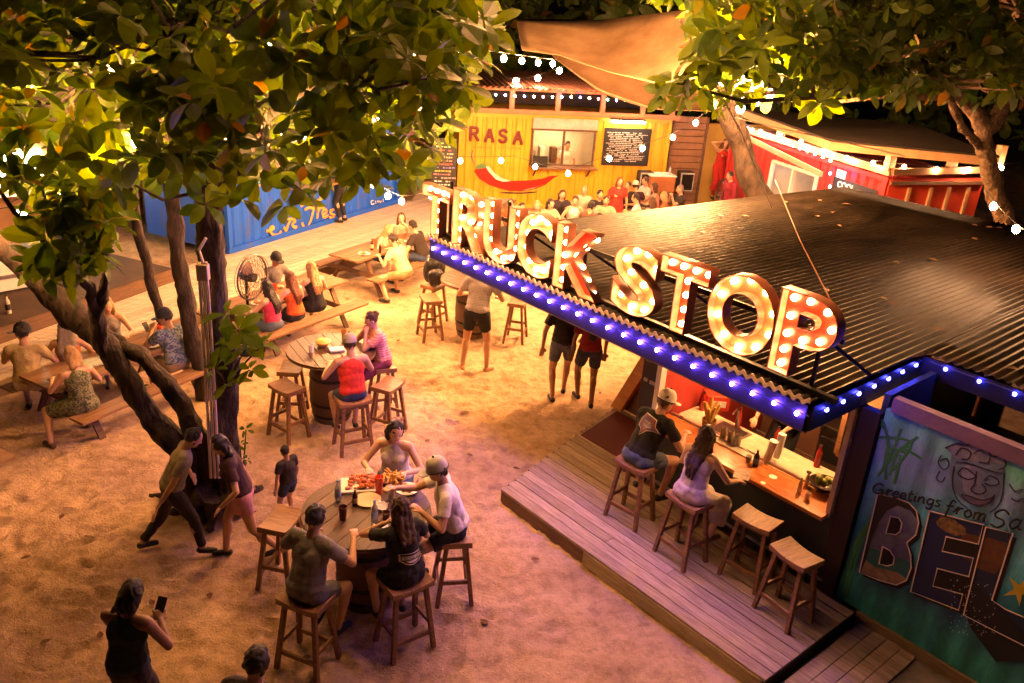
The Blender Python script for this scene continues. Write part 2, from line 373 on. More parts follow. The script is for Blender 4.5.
mb = MB(); mb.box((-1.69, .225, 1.12), (2.32, .03, .03)); mb.build('counter_lip', steel, bar)
# foot rail
mb = MB(); mb.tube([(-2.8, -.22, .42), (-.35, -.22, .42)], .018, 8)
for x in (-2.75, -1.7, -.45): mb.tube([(x, -.22, .42), (x, 0, .42)], .012, 6)
mb.build('foot_rail', steel, bar, True)
# sliding window panel and shelves
mb = MB()
for a, b in (((-1.05, .95, 1.2), (-1.05, .95, 2.2)), ((-.42, .95, 1.2), (-.42, .95, 2.2)), ((-1.05, .95, 1.2), (-.42, .95, 1.2)), ((-1.05, .95, 2.2), (-.42, .95, 2.2))): mb.beam(a, b, .06, .06, V((0, 1, 0)))
w_ = mb.build('window', wood, bar)
mb = MB(); mb.box((-.735, .95, 1.7), (.57, .01, .94)); mb.build('pane', M('smoky_glass', (.35, .2, .1), .25, ns=3, col2=(.1, .05, .03)), w_)
for z in (1.45, 1.85):
    mb = MB(); mb.box((-2.0, 2.25, z), (2.2, .3, .03)); mb.build('shelf', wood, bar)
for x in (-2.6, -1.6, -.95):
    mb = MB(); mb.box((x, 2.25, 1.65), (.04, .26, 1.0)); mb.build('shelf_upright', darkwood, bar)
mb = MB(); mb.box((1.3, 1.2, .9), (3.2, 2.2, 1.5)); mb.build('container_body', black, bar)  # recess shade put into its black colour and lowered top
mb = MB()
for x in (.9, 2.4): mb.box((x, .9, 2.52), (.11, .09, .2))
mb.build('roof_prop', wood, bar)
# purple top rail and base board of the painted side
mb = MB(); mb.box((1.45, .0, 2.46), (3.3, .1, .14)); mb.build('top_rail', M('purple_rail', (.2, .12, .26), .6, ns=4, bump=.2), bar)
mb = MB(); mb.box((1.5, -.03, .12), (3.0, .05, .13)); mb.build('base_board', M('base_plank', (.4, .3, .17), .85, ns=5, col2=(.2, .14, .08), stretch=(1, 7, 7), bump=.5), bar)
# ---- painted wall
mt = bpy.data.materials.new('mural_paint'); mt.use_nodes = True; nt = mt.node_tree; N = nt.nodes; L = nt.links; b = N['Principled BSDF']; b.inputs['Roughness'].default_value = .55
tc = N.new('ShaderNodeTexCoord'); sp = N.new('ShaderNodeSeparateXYZ'); L.new(tc.outputs['Object'], sp.inputs[0])
nz = N.new('ShaderNodeTexNoise'); nz.inputs['Scale'].default_value = 2.2; nz.inputs['Detail'].default_value = 7; nz.inputs['Distortion'].default_value = 1; L.new(tc.outputs['Object'], nz.inputs[0])
ad = N.new('ShaderNodeMath'); ad.operation = 'MULTIPLY_ADD'; ad.inputs[1].default_value = .7; L.new(nz.outputs[0], ad.inputs[0]); L.new(sp.outputs[2], ad.inputs[2])
mr = N.new('ShaderNodeMapRange'); mr.inputs[1].default_value = .3; mr.inputs[2].default_value = 3.0; L.new(ad.outputs[0], mr.inputs[0])
rp = N.new('ShaderNodeValToRGB'); L.new(mr.outputs[0], rp.inputs[0]); e = rp.color_ramp.elements
e[0].position = 0; e[0].color = (.02, .2, .16, 1); e[1].position = 1; e[1].color = (.06, .22, .26, 1)
for p, c in ((.15, (.02, .14, .16, 1)), (.27, (.008, .03, .09, 1)), (.42, (.01, .1, .16, 1)), (.6, (.05, .2, .3, 1)), (.75, (.09, .13, .3, 1)), (.88, (.05, .2, .17, 1))):
    x = e.new(p); x.color = c
hsv = N.new('ShaderNodeHueSaturation'); hsv.inputs['Value'].default_value = 2.6; hsv.inputs['Hue'].default_value = .49; L.new(rp.outputs[0], hsv.inputs['Color'])
n3 = N.new('ShaderNodeTexNoise'); n3.inputs['Scale'].default_value = 9; n3.inputs['Detail'].default_value = 8; n3.inputs['Roughness'].default_value = .75; mp3 = N.new('ShaderNodeMapping'); mp3.inputs['Scale'].default_value = (1, 1, .25); L.new(tc.outputs['Object'], mp3.inputs[0]); L.new(mp3.outputs[0], n3.inputs[0])
r3 = N.new('ShaderNodeValToRGB'); r3.color_ramp.elements[0].position = .35; r3.color_ramp.elements[0].color = (.35, .35, .4, 1); r3.color_ramp.elements[1].position = .62; L.new(n3.outputs[0], r3.inputs[0])
m3 = N.new('ShaderNodeMix'); m3.data_type = 'RGBA'; m3.blend_type = 'MULTIPLY'; m3.inputs[0].default_value = .75; L.new(hsv.outputs[0], m3.inputs[6]); L.new(r3.outputs[0], m3.inputs[7]); L.new(m3.outputs[2], b.inputs['Base Color'])
w3 = N.new('ShaderNodeTexWave'); w3.bands_direction = 'X'; w3.inputs['Scale'].default_value = 1.1; w3.inputs['Distortion'].default_value = .2; L.new(tc.outputs['Object'], w3.inputs[0]); b3 = N.new('ShaderNodeBump'); b3.inputs['Strength'].default_value = .8; b3.inputs['Distance'].default_value = .03; L.new(w3.outputs[0], b3.inputs['Height']); L.new(b3.outputs[0], b.inputs['Normal'])
mural = MB().box((1.35, .0, 1.29), (3.2, .05, 2.2)).build('mural_wall', mt, bar)
def FL(name, c, **k): return M(name, c, .55, **k)
px7 = lambda pts: [onbar(860+a/3.793, 470+b/3.793) for a, b in pts]
def paint(poly, lift, mat, name='painted_patch'):
    mb = MB(); mb.prism(poly, -lift, -lift+.0015); o = mb.build(name, mat, mural); return o
def ell(cx, cz, a, b, n=20, rot=0): return [(cx+a*cos(t)*cos(rot)-b*sin(t)*sin(rot), cz+a*cos(t)*sin(rot)+b*sin(t)*cos(rot)) for t in [2*pi*i/n for i in range(n)]]
Bo = px7([(75, 85), (135, 97), (195, 120), (222, 150), (230, 195), (220, 240), (185, 270), (200, 315), (202, 365), (183, 413), (145, 430), (80, 412), (5, 383)])
Bh1 = px7([(124, 170), (155, 176), (167, 196), (160, 228), (143, 240), (106, 234)]); Bh2 = px7([(94, 285), (122, 300), (138, 325), (134, 352), (112, 358), (80, 350)])
Eo = px7([(272, 150), (475, 202), (456, 275), (334, 247), (320, 302), (437, 328), (420, 398), (301, 367), (284, 434), (397, 465), (381, 525), (200, 455)])
Lo = px7([(485, 210), (587, 235), (508, 487), (560, 522), (720, 590), (690, 690), (400, 543)])
pblk = FL('paint_black', (.006, .006, .01), var=0); pout = FL('paint_pink_outline', (.85, .72, .7), var=.03)
pblu = FL('paint_deep_blue', (.01, .025, .12), ns=5); 
def sh(poly, du, dz): return [(a+du, b+dz) for a, b in poly]
for poly in (Bo, Eo, Lo): paint(sh(poly, .035, -.03), .028, pblk, 'letter_shadow')
paint(Bo, .031, FL('paint_violet_sky', (.07, .08, .2), ns=5, col2=(.2, .22, .36)), 'letter_fill')
paint(Eo, .031, pblu, 'letter_fill'); paint(Lo, .031, FL('paint_navy', (.012, .03, .09), ns=4), 'letter_fill')
paint(px7([(32, 280), (60, 295), (200, 345), (198, 375), (185, 412), (145, 428), (80, 410), (8, 381)]), .033, FL('paint_sea', (.03, .2, .19), ns=8), 'painted_sea')
paint(px7([(20, 330), (60, 362), (150, 385), (183, 410), (145, 428), (80, 410), (8, 381)]), .035, FL('paint_sand', (.4, .28, .2), ns=8, col2=(.1, .06, .05)), 'painted_beach')
paint(px7([(75, 85), (135, 97), (195, 120), (222, 150), (228, 190), (200, 150), (150, 130), (110, 150), (80, 190), (50, 260), (32, 330), (10, 380), (5, 383)]), .036, FL('paint_palm', (.012, .02, .02), ns=10), 'painted_palm')
for h in (Bh1, Bh2): paint(h, .038, pblk, 'letter_hole')
brn = FL('paint_turtle', (.16, .06, .025), ns=14, col2=(.07, .04, .03))
paint(px7([(400, 235), (500, 255), (560, 270), (575, 300), (520, 390), (460, 370), (400, 330), (375, 280)]), .0345, brn, 'painted_turtle')
paint(px7([(295, 190), (315, 172), (355, 178), (405, 215), (410, 240), (365, 245), (325, 225), (300, 205)]), .0355, FL('paint_turtle_head', (.32, .19, .08), ns=22, col2=(.06, .04, .03)), 'painted_turtle_head')
paint(px7([(456, 275), (334, 247), (320, 302), (437, 328)]), .0372, pblk, 'letter_gap'); paint(px7([(420, 398), (301, 367), (284, 434), (397, 465)]), .0372, pblk, 'letter_gap'); paint(px7([(475, 202), (485, 210), (403, 540), (381, 525), (420, 398), (437, 328)]), .0372, pblk, 'letter_gap')
dots = MB(); rr = random.Random(5)
for k in range(90):
    a, b = rr.uniform(350, 520), rr.uniform(400, 620)
    if b > 400+(a-350)*.2:
        u, z = px7([(a, b)])[0]; dots.ball((u, -.04, z), .0045, 5, 4, (1, .3, 1))
dk = paint(px7([(345, 400), (420, 400), (520, 500), (640, 620), (640, 720), (520, 720), (430, 600)]), .0335, FL('paint_whale', (.01, .014, .02), ns=5), 'painted_whale')
dots.build('whale_dots', whitep, mural)
st = []; c0 = (610, 450)
for i in range(10):
    r_ = 62 if i % 2 == 0 else 20; an = 2*pi*i/10+.3; st.append((c0[0]+r_*cos(an), c0[1]+r_*sin(an)))
paint(px7(st)[::-1], .037, FL('paint_starfish', (.65, .5, .05), ns=8), 'painted_starfish')
def closed(p): return p+[p[0]]
def lines3(polys, w, lift, mat, name):
    mb = MB()
    for p in polys:
        k = len(mb.v); mb.tube([V((a, 0, b)) for a, b in p], w/2, 6)
        for a, b in p: mb.ball((a, 0, b), w/2, 6, 4)
        for i in range(k, len(mb.v)): x, y, z = mb.v[i]; mb.v[i] = (x, y*.3-lift, z)
    return mb.build(name, mat, mural)
lines3([closed(Bo), closed(Bh1), closed(Bh2)], .014, .042, pout, 'letter_outline')
lines3([closed(Eo)], .014, .042, pout, 'letter_outline'); lines3([closed(Lo)], .014, .042, pout, 'letter_outline')
# carved stone face
lav = FL('paint_lavender', (.16, .24, .42), ns=4, col2=(.07, .11, .24))
paint(px7([(345, 10), (355, -80), (400, -130), (480, -130), (545, -100), (555, 20), (535, 90), (480, 125), (400, 115), (355, 70)])[::-1], .0265, lav, 'painted_face')
P2 = lambda pts: [onbar(840+a/2.81, 440+b/2.81) for a, b in pts]
fl = [[(335, 90), (350, 75), (370, 85), (385, 100), (365, 108), (345, 100), (335, 90)], [(410, 110), (425, 97), (445, 105), (450, 120), (430, 125), (410, 118)], [(388, 85), (382, 120), (372, 135), (385, 147), (405, 147), (415, 135), (402, 120)],
      [(345, 150), (370, 155), (400, 165), (425, 162), (440, 150)], [(345, 152), (365, 172), (395, 180), (425, 172), (438, 155)], [(330, 60), (360, 62), (395, 72), (430, 85), (460, 90)], [(330, 40), (345, 20), (370, 30), (365, 50), (345, 50)],
      [(380, 35), (400, 25), (425, 35), (420, 60), (395, 60)], [(435, 45), (460, 40), (470, 70), (450, 80)], [(290, 40), (280, 60), (295, 80), (310, 70), (305, 50), (285, 55)], [(285, 85), (275, 105), (290, 115), (300, 100)],
      [(325, 70), (320, 120), (335, 165), (365, 190)], [(465, 90), (462, 140), (450, 180), (425, 200)], [(300, 20), (330, 8), (360, 12), (400, 0), (440, 10), (480, 30)], [(480, 120), (495, 140), (517, 135)], [(485, 160), (500, 168), (520, 160)]]
paint(P2([(372, 60), (400, 75), (405, 150), (420, 190), (380, 170), (350, 140), (345, 80)])[::-1], .0275, FL('paint_lilac', (.25, .26, .46), ns=5, col2=(.13, .16, .32)), 'painted_shade')
paint(P2([(300, 20), (330, 5), (400, -5), (450, 5), (480, 30), (470, 66), (400, 62), (330, 50)])[::-1], .028, FL('paint_slate', (.13, .15, .24), ns=9, col2=(.26, .27, .4)), 'painted_headdress')
paint(P2([(340, 152), (370, 158), (400, 166), (438, 156), (425, 174), (395, 182), (362, 172)])[::-1], .0285, FL('paint_lip', (.17, .14, .27), ns=9), 'painted_lips')
strokes([P2(l) for l in fl], .012, .032, mural, 'painted_face_lines', FL('paint_ink', (.02, .02, .05), var=0))
GL = dict(G=(1.0, [[(.85, .85), (.5, 1.05), (.15, .75), (.08, .3), (.35, 0), (.75, .12), (.85, .45), (.5, .42)], [(.85, .45), (.85, -.1)]]),
 r=(.5, [[(.0, .1), (.15, .55), (.2, .6), (.18, 0)], [(.2, .35), (.35, .58), (.5, .55)]]), e=(.5, [[(.03, .28), (.4, .36), (.38, .58), (.18, .58), (.04, .28), (.2, 0), (.5, .12)]]),
 t=(.42, [[(.22, 1.0), (.15, .2), (.25, 0), (.4, .1)], [(0, .62), (.42, .7)]]), i=(.28, [[(.1, .6), (.08, .1), (.25, .05)], [(.12, .82), (.14, .9)]]),
 n=(.55, [[(.05, .6), (.03, 0)], [(.05, .4), (.25, .6), (.4, .5), (.4, .08), (.52, .05)]]), g=(.52, [[(.45, .52), (.22, .6), (.05, .3), (.2, .03), (.45, .2)], [(.46, .6), (.42, -.3), (.2, -.42), (.05, -.3)]]),
 s=(.48, [[(.42, .55), (.2, .6), (.12, .45), (.36, .25), (.28, .03), (.05, .05)]]), f=(.45, [[(.5, .9), (.32, 1.05), (.2, .7), (.12, -.4)], [(0, .5), (.42, .58)]]),
 o=(.52, [[(.25, .6), (.05, .35), (.2, 0), (.45, .22), (.32, .58), (.18, .55)]]), m=(.75, [[(.05, .6), (.03, 0)], [(.05, .4), (.2, .6), (.32, .5), (.3, .0)], [(.32, .4), (.48, .6), (.62, .5), (.6, .08), (.7, .05)]]),
 S=(.8, [[(.75, .8), (.45, 1.05), (.15, .85), (.2, .6), (.55, .45), (.65, .2), (.4, -.02), (.05, .15)]]), a=(.6, [[(.45, .5), (.25, .6), (.05, .3), (.2, 0), (.45, .25)], [(.47, .6), (.43, .1), (.6, .05)]]))
GL['l'] = (.25, [[(.1, 1), (.08, .1), (.22, .05)]]); GL['c'] = (.45, [[(.42, .5), (.22, .6), (.05, .3), (.2, 0), (.45, .1)]])
def script(word, x, z, h, slope=0, w=1.0):
    out = []
    for ch in word:
        adv, ls = GL[ch]
        for l in ls: out.append([(x+a*h*w, z+bb*h+(a*h*w)*slope) for a, bb in l])
        x += (adv+.06)*h*w; z += (adv+.06)*h*w*slope
    return out, x, z
a0 = px7([(58, 78)])[0]; a1 = px7([(622, 225)])[0]; 
sl = (a1[1]-a0[1])/(a1[0]-a0[0])
T1 = []
for wd, p0, p1, h in (('Greetings', (52, 78), (318, 135), .105), ('from', (330, 150), (490, 192), .125), ('Sa', (495, 205), (625, 222), .17)):
    q0, q1 = px7([p0, p1]); sl = (q1[1]-q0[1])/(q1[0]-q0[0]); tot = sum(GL[c][0]+.06 for c in wd)*h
    s_, _, _ = script(wd, q0[0], q0[1], h, sl, (q1[0]-q0[0])/tot); T1 += s_
strokes(T1, .02, .05, mural, 'painted_script', pblk)
palm = []
for k in range(9):
    x0, z0 = -.16+.02*k, 1.7+.06*(k % 4); palm.append([(x0, z0), (x0+.1*cos(k), z0+.3), (x0+.25*cos(k*1.3), z0+.55-.05*k)])
palm += [[(-.2+.03*k, .25), (-.22+.04*k, .8+.1*k), (-.1+.05*k, 1.3+.08*k)] for k in range(3)]
strokes(palm, .03, .027, mural, 'painted_palm_leaf', FL('paint_leaf_green', (.04, .26, .1), ns=4))
# ================================================================== marquee sign
sign = root('marquee_sign', B0, BAZ, 'lit marquee letters TRUCK STOP along the roof edge', 'sign')
mb = MB(); mb.box((-3.3, -.93, 2.69), (6.0, .06, .05)); mb.build('bottom_rail', blackm, sign)
mb = MB()
mb.beam((-6.3, -.86, 3.15), (-.4, -.86, 3.2), .03, .05)
for x in (-6.1, -4.9, -3.55, -2.2, -.6):
    mb.beam((x, -.86, 3.18), (x+.15, -.1, 2.68), .03, .03); mb.beam((x, -.86, 2.68), (x, -.86, 3.4), .03, .03)
mb.build('support_frame', blackm, sign)
bulbw = EM('bulb_warm', (1, .43, .145), 760.0); bulbc = EM('bulb_warm_crown', (1, .43, .13), 360.0); bulbl = EM('letter_bulb', (1, .45, .17), 32.0); bulbf = EM('bulb_warm_far', (1, .47, .2), 165.0)
LB = dict(T=[(.12, .9), (.37, .9), (.63, .9), (.88, .9), (.5, .72), (.5, .52), (.5, .31), (.5, .1)],
 R=[(.14, .1), (.14, .3), (.14, .5), (.14, .7), (.14, .9), (.42, .92), (.7, .85), (.8, .68), (.66, .52), (.4, .48), (.62, .3), (.84, .1)],
 U=[(.13, .92), (.13, .72), (.13, .52), (.15, .32), (.28, .13), (.5, .07), (.72, .13), (.85, .32), (.87, .52), (.87, .72), (.87, .92)],
 C=[(.5+.4*cos(R(a))+.06, .5+.42*sin(R(a))) for a in (38, 68, 100, 132, 163, 195, 228, 260, 292, 322)],
 K=[(.12, .1), (.12, .3), (.12, .5), (.12, .7), (.12, .9), (.4, .56), (.6, .74), (.8, .91), (.55, .42), (.7, .25), (.85, .09)],
 S=[(.83, .76), (.62, .92), (.36, .91), (.15, .75), (.3, .58), (.6, .46), (.85, .28), (.68, .1), (.4, .07), (.14, .2)],
 O=[(.5+.42*cos(2*pi*i/10+.3), .5+.44*sin(2*pi*i/10+.3)) for i in range(10)],
 P=[(.14, .08), (.14, .26), (.14, .46), (.14, .68), (.14, .9), (.42, .92), (.72, .86), (.84, .68), (.7, .5), (.42, .44)])
fred = M('sign_red', (.42, .03, .012), .4, .12, ns=8); fcream = M('sign_cream', (.55, .2, .09), .4, .12, ns=8); rimm = M('sign_rim', (.32, .12, .07), .5, .2, ns=8)
word = [('T', -6.47, -5.86, 2.66, 3.32), ('R', -5.78, -5.08, 2.66, 3.4), ('U', -5.14, -4.48, 2.68, 3.41), ('C', -4.5, -3.9, 2.7, 3.44), ('K', -3.83, -3.14, 2.7, 3.43),
        ('S', -2.93, -2.32, 2.74, 3.46), ('T', -2.31, -1.72, 2.76, 3.48), ('O', -1.69, -.97, 2.79, 3.54), ('P', -.95, -.38, 2.79, 3.55)]
bmesh_bulb = MB().ball((0, 0, 0), .033, 8, 6); proto = None
for i, (ch, u0, u1, z0, z1) in enumerate(word):
    l = text(ch, 'letter', fred if ch in 'TUKP' else fcream, sign, 1, .012, .045, loc=(0, -.95, 0), box=(u0, u1, z0, z1), rot=(pi/2, 0, 0))
    l['label'] = 'marquee letter '+ch
    r_ = text(ch, 'rim', rimm, l, 1, .06, .045, box=(u0-.008, u1+.008, z0-.008, z1+.008), fill='NONE', rot=(0, 0, 0), loc=(0, 0, .05), bev=.006)
    for (a, b2) in LB[ch]:
        if proto is None:
            proto = bmesh_bulb.build('bulb', bulbl, None, True); o = proto
        else: o = proto.copy(); COL.objects.link(o)
        o.parent = l; o.location = (u0+a*(u1-u0), z0+b2*(z1-z0), .035)
# ================================================================== string lights
def mkstring(name, label, cat, group, pts, n, mat, rad=.032, sag=.15, drop=.07, wire=True, wiremat=None, colors=None, wr=.006):
    base = V(pts[0]); r = root(name, base, 0, label, cat, group)
    P = []
    for a, b in zip(pts, pts[1:]):
        a, b = V(a)-base, V(b)-base
        for k in range(8):
            t = k/8; q = a.lerp(b, t); q.z -= sag*4*t*(1-t); P.append(q)
    P.append(V(pts[-1])-base)
    MB().tube(P, wr, 5).build('wire', wiremat or black, r)
    cum = [0]
    for a, b in zip(P, P[1:]): cum.append(cum[-1]+(b-a).length)
    pb = {}
    for k in range(n):
        d = cum[-1]*(k+.5)/n; j = 0
        while j < len(cum)-2 and cum[j+1] < d: j += 1
        q = P[j].lerp(P[j+1], (d-cum[j])/max(1e-6, cum[j+1]-cum[j]))
        mm = colors[k % len(colors)] if colors else mat
        if mm.name not in pb:
            o = MB().ball((0, 0, 0), rad, 8, 6, (1, 1, 1.15)).build('bulb', mm, r, True); pb[mm.name] = o
            if drop > .04: s_ = MB().tube([(0, 0, rad), (0, 0, drop+.01)], .014, 6).build('socket', black, o)
        else:
            o = copytree(pb[mm.name], r)
        o.location = q-V((0, 0, drop))
    return r
blue = EM('led_blue', (.13, .05, 1.0), 290.0); blue2 = EM('led_blue_dim', (.05, .05, 1.0), 40.0); 
bw = M('blue_wire', (.05, .05, .3), .5, 0)
def Bw(u, v, z): return BP(u, v, z)
LG = 'blue light strings on the bar roof edge'
mkstring('blue_light_string', 'blue lights along the long fascia below the marquee letters', 'string lights', LG, [Bw(-6.25, 1.10, 2.53), Bw(-.44, 1.10, 2.53)], 25, blue, .019, .0, .02, wiremat=bw)
mkstring('blue_light_string', 'blue lights on the short end of the awning beside the painted wall', 'string lights', LG, [Bw(-.42, .98, 2.55), Bw(-.42, -.95, 2.6)], 7, blue2, .019, .0, .02, wiremat=bw)
mkstring('blue_light_string', 'blue lights on the roof edge above the painted wall', 'string lights', LG, [Bw(-.36, -.975, 2.6), Bw(2.6, -.975, 2.6)], 9, blue2, .019, .0, .02, wiremat=bw)
# ================================================================== stools and tables
def make_stool(h=.75):
    r = root('bar_stool', (0, 0, 0), 0, 'x', 'stool')
    mb = MB(); n = 8; w, d = .43, .30                     # saddle seat: dips across its width
    top = []; 
    for j in range(2):
        for i in range(n+1):
            x = -w/2+w*i/n; z = h-.012+.028*(2*abs(i/n-.5))**2; top.append((x, -d/2+d*j, z))
    k = n+1; vs = top+[(x, y, h-.05) for x, y, z in top]; fs = []
    for i in range(n):
        fs += [(i, i+1, k+i+1, k+i), (2*k+i, 3*k+i, 3*k+i+1, 2*k+i+1), (i, 2*k+i, 2*k+i+1, i+1), (k+i, k+i+1, 3*k+i+1, 3*k+i)]
    fs += [(0, k, 3*k, 2*k), (n, 2*k+n, 3*k+n, k+n)]
    mb.add(vs, fs); mb.build('seat', woodseat, r, bevel=.006)
    T = []
    for sx in (-1, 1):
        for sy in (-1, 1):
            a = V((sx*.15, sy*.095, h-.05)); b = V((sx*.215, sy*.175, 0)); T.append((a, b))
            MB().beam(b, a, .042, .042, V((0, 1, 0))).build('leg', wood, r, bevel=.003)
    def at(i, z): a, b = T[i]; return b.lerp(a, z/(h-.05))
    for i, j, z in ((0, 1, .28), (2, 3, .28), (0, 2, .19), (1, 3, .19)):
        MB().beam(at(i, z), at(j, z), .022, .045).build('stretcher', wood, r)
    for i, j in ((0, 2), (1, 3)):
        MB().beam(at(i, h-.075), at(j, h-.075), .02, .05).build('apron', wood, r)
    return r
stool0 = make_stool(); used = [0]
def stool(p, face, label, group='wooden bar stools'):
    loc = V(p); rz = R(face-90)
    if not used[0]:
        used[0] = 1; stool0.location = loc; stool0.rotation_euler = (0, 0, rz); stool0['label'] = label; stool0['group'] = group; return stool0
    return dup(stool0, loc, rz, label, group)
def ground(p, z=0): return V((p[0], p[1], z))
def az(a, b): return math.degrees(math.atan2(b[1]-a[1], b[0]-a[0]))
def round_table(c, r, label, h=1.05):
    t = root('round_table', (c[0], c[1], 0), rng.uniform(0, 6), label, 'table', 'round barrel tables')
    mb = MB(); n = 9; w = 2*r/n                            # top made of planks cut to a circle
    for k in range(n):
        a, b = -r+k*w+.003, -r+(k+1)*w-.003; pts = []
        m_ = 7
        for q in range(m_+1):
            x = a+(b-a)*q/m_; pts.append((x, math.sqrt(max(0, r*r-x*x))))
        poly = [(x, -y) for x, y in pts]+[(x, y) for x, y in reversed(pts)]
        mb.slab(poly, h-.045, h+rng.uniform(-.002, .002))
    mb.build('tabletop', tablew, t)
    MB().lathe([(r*.99, h-.06), (r*1.0, h-.045), (r*1.0, h-.05)], n=40)
    mb = MB(); mb.tube([(r*.992*cos(2*pi*i/40), r*.992*sin(2*pi*i/40), h-.035) for i in range(41)], .012, 6); mb.build('rim', darkwood, t)
    mb = MB(); mb.lathe([(.25, 0), (.29, .2), (.31, .5), (.29, .8), (.25, h-.05)], n=22); mb.build('barrel', barrelw, t, True)
    for z in (.12, .3, .68, .88):
        mb = MB(); rr_ = .253+.058*sin(pi*z/1.0)+.006; mb.lathe([(rr_, z-.02), (rr_+.003, z), (rr_, z+.02)], n=22); mb.build('hoop', blackm, t, True)
    return t
rng = random.Random(11)
tablew = M('table_wood', (.11, .05, .024), .42, ns=4, col2=(.04, .018, .01), stretch=(9, 1, 1), bump=.25, bs=14, island=.25)
barrelw = M('barrel_wood', (.12, .065, .035), .7, ns=5, col2=(.09, .05, .03), stretch=(6, 6, 1), bump=.5, bs=15)
TN = V((-1.28, 6.87, 0)); TM = V((-2.47, 10.6, 0)); TF = ground(W(474, 279, 1.05))
round_table(TN, .62, 'round dark plank table on a barrel, covered with plates of food and bottles')
round_table(TM, .6, 'round plank table with a yellow bowl, between the tree and the standing man')
round_table(TF, .58, 'round barrel table half hidden behind the blue lit roof edge')
SL = {}
def st(k, px, py, tgt, label, z=.75, zb=0.0, group='wooden bar stools'):
    p = W(px, py, z); SL[k] = (p, az(p, tgt)); return stool(ground(p, zb), az(p, tgt), label, group)
st('gray', 306, 597, TN, 'stool under the man in the grey t-shirt')
st('blackw', 406, 580, TN, 'stool under the woman in the black printed t-shirt')
st('whitem', 455, 532, TN, 'stool under the man in the white t-shirt and pale cap')
st('beige', 396, 482, TN, 'stool under the woman in the beige tank top')
st('benchn', 281, 519, TN, 'empty stool in front of the small child')
st('m1', 287, 386, TM, 'empty stool nearer the camera at the table with the yellow bowl')
st('m2', 291, 367, TM, 'empty stool tucked behind another at the table with the yellow bowl')
st('m3', 388, 384, TM, 'empty stool between the two seated guests in red and pink')
st('red', 353, 398, TM, 'stool under the person in the red tank top')
st('pink', 383, 364, TM, 'stool under the woman in the pink striped top')
st('f1', 431, 298, TF, 'empty stool below the black backpack')
st('f2', 518, 301, TF, 'empty stool under the blue lights right of the standing man')
st('f3', 434, 284, TF, 'stool carrying the black backpack')
BD = lambda u, v: BP(u, v, .2)
def bst(u, v, label, da=0):
    p = BD(u, v); SL[label] = (p+V((0, 0, .75)), math.degrees(BAZ)+90+da); return stool(p, math.degrees(BAZ)+90+da, label, 'stools along the bar counter')
G1 = W(637, 462, .95); G2 = W(690, 498, .95); G3 = W(758, 518, .95); G4 = W(797, 553, .95)
for g, lb, da in ((G1, 'bar stool under the man in the black t-shirt', 6), (G2, 'bar stool under the woman in the pale dress', -4), (G3, 'empty bar stool beside the woman in the pale dress', 5), (G4, 'empty bar stool closest to the painted wall', -8)):
    u = (g-B0).dot(BU); v = (g-B0).dot(BVv); bst(u, v, lb, da)
# ------------------------------------------------------------------ picnic tables
def make_picnic(L=2.3):
    r = root('picnic_table', (0, 0, 0), 0, 'x', 'picnic table')
    mb = MB()
    for k in range(5): mb.box((0, -.3+.15*k, .735), (L, .142, .035))
    mb.build('tabletop', picw, r)
    for s in (-1, 1):
        mb = MB()
        for q in (-.07, .07): mb.box((0, s*.73+q, .44), (L, .132, .035))
        mb.build('bench_seat', picw, r)
        for x in (-L/2+.35, L/2-.35):
            MB().beam((x+.02, s*.66, 0), (x+.02, s*.25, .72), .035, .09, V((1, 0, 0))).build('leg', darkwood, r)
    for x in (-L/2+.35, L/2-.35):
        MB().box((x-.02, 0, .4), (.035, 1.5, .09)).build('crossbar', darkwood, r)
        MB().box((x-.02, 0, .69), (.035, .7, .07)).build('crossbar', darkwood, r)
    return r
picw = M('picnic_wood', (.27, .15, .075), .55, ns=3, col2=(.13, .065, .032), stretch=(1, 9, 9), bump=.35, bs=15, island=.2)
pic0 = make_picnic(); PG = 'picnic tables in the sand'; PA = 61.5
def frm(p_near, a):   # table whose near bench's left end is at p_near
    d = V((cos(R(a)), sin(R(a)), 0)); n = V((-d.y, d.x, 0)); return ground(p_near)+d*1.15+n*.73, d, n
cA, dA, nA = frm(W(76, 421, .45), PA); cB, dB, nB = frm(W(262, 338, .45), 58); cC, dC, nC = frm(W(372, 281, .45), 60); dD = V((cos(R(62)), sin(R(62)), 0)); cD = ground(W(12, 455, .45))-dD*1.15+V((-dD.y, dD.x, 0))*.8
pic0.location = cA; pic0.rotation_euler = (0, 0, R(PA)); tag(pic0, 'picnic table behind the leaning tree with the woman in the patterned dress', group=PG)
dup(pic0, cB, R(58), 'picnic table with three women on its near bench, by the round fan'); dup(pic0, cC, R(60), 'picnic table by the boardwalk with the man in the pale yellow shirt')
dup(pic0, cD, R(62), 'picnic table at the picture edge showing only a bench end')
# ================================================================== people
def skinm(i): return [M('skin_tan', (.5, .29, .19), .5, .04, ns=12), M('skin_fair', (.62, .4, .29), .5, .04, ns=12), M('skin_brown', (.25, .13, .08), .5, .05, ns=12)][i]
def cloth(c, nm): return M('cloth_'+nm, c, .92, .2, ns=7, bump=.7, bs=13)
HM = {'dark': M('hair_dark', (.02, .013, .01), .45, .3, ns=40, stretch=(6, 6, 1), bump=.8, bs=60), 'brown': M('hair_brown', (.1, .045, .02), .45, .3, ns=40, stretch=(6, 6, 1), bump=.8, bs=60),
      'blond': M('hair_blond', (.55, .34, .15), .5, .25, ns=40, stretch=(6, 6, 1), bump=.8, bs=60), 'red': M('hair_auburn', (.2, .06, .025), .45, .3, ns=40, stretch=(6, 6, 1), bump=.8, bs=60), 'grey': M('hair_grey', (.35, .28, .22), .6, .3, ns=40, stretch=(6, 6, 1), bump=.8, bs=60)}
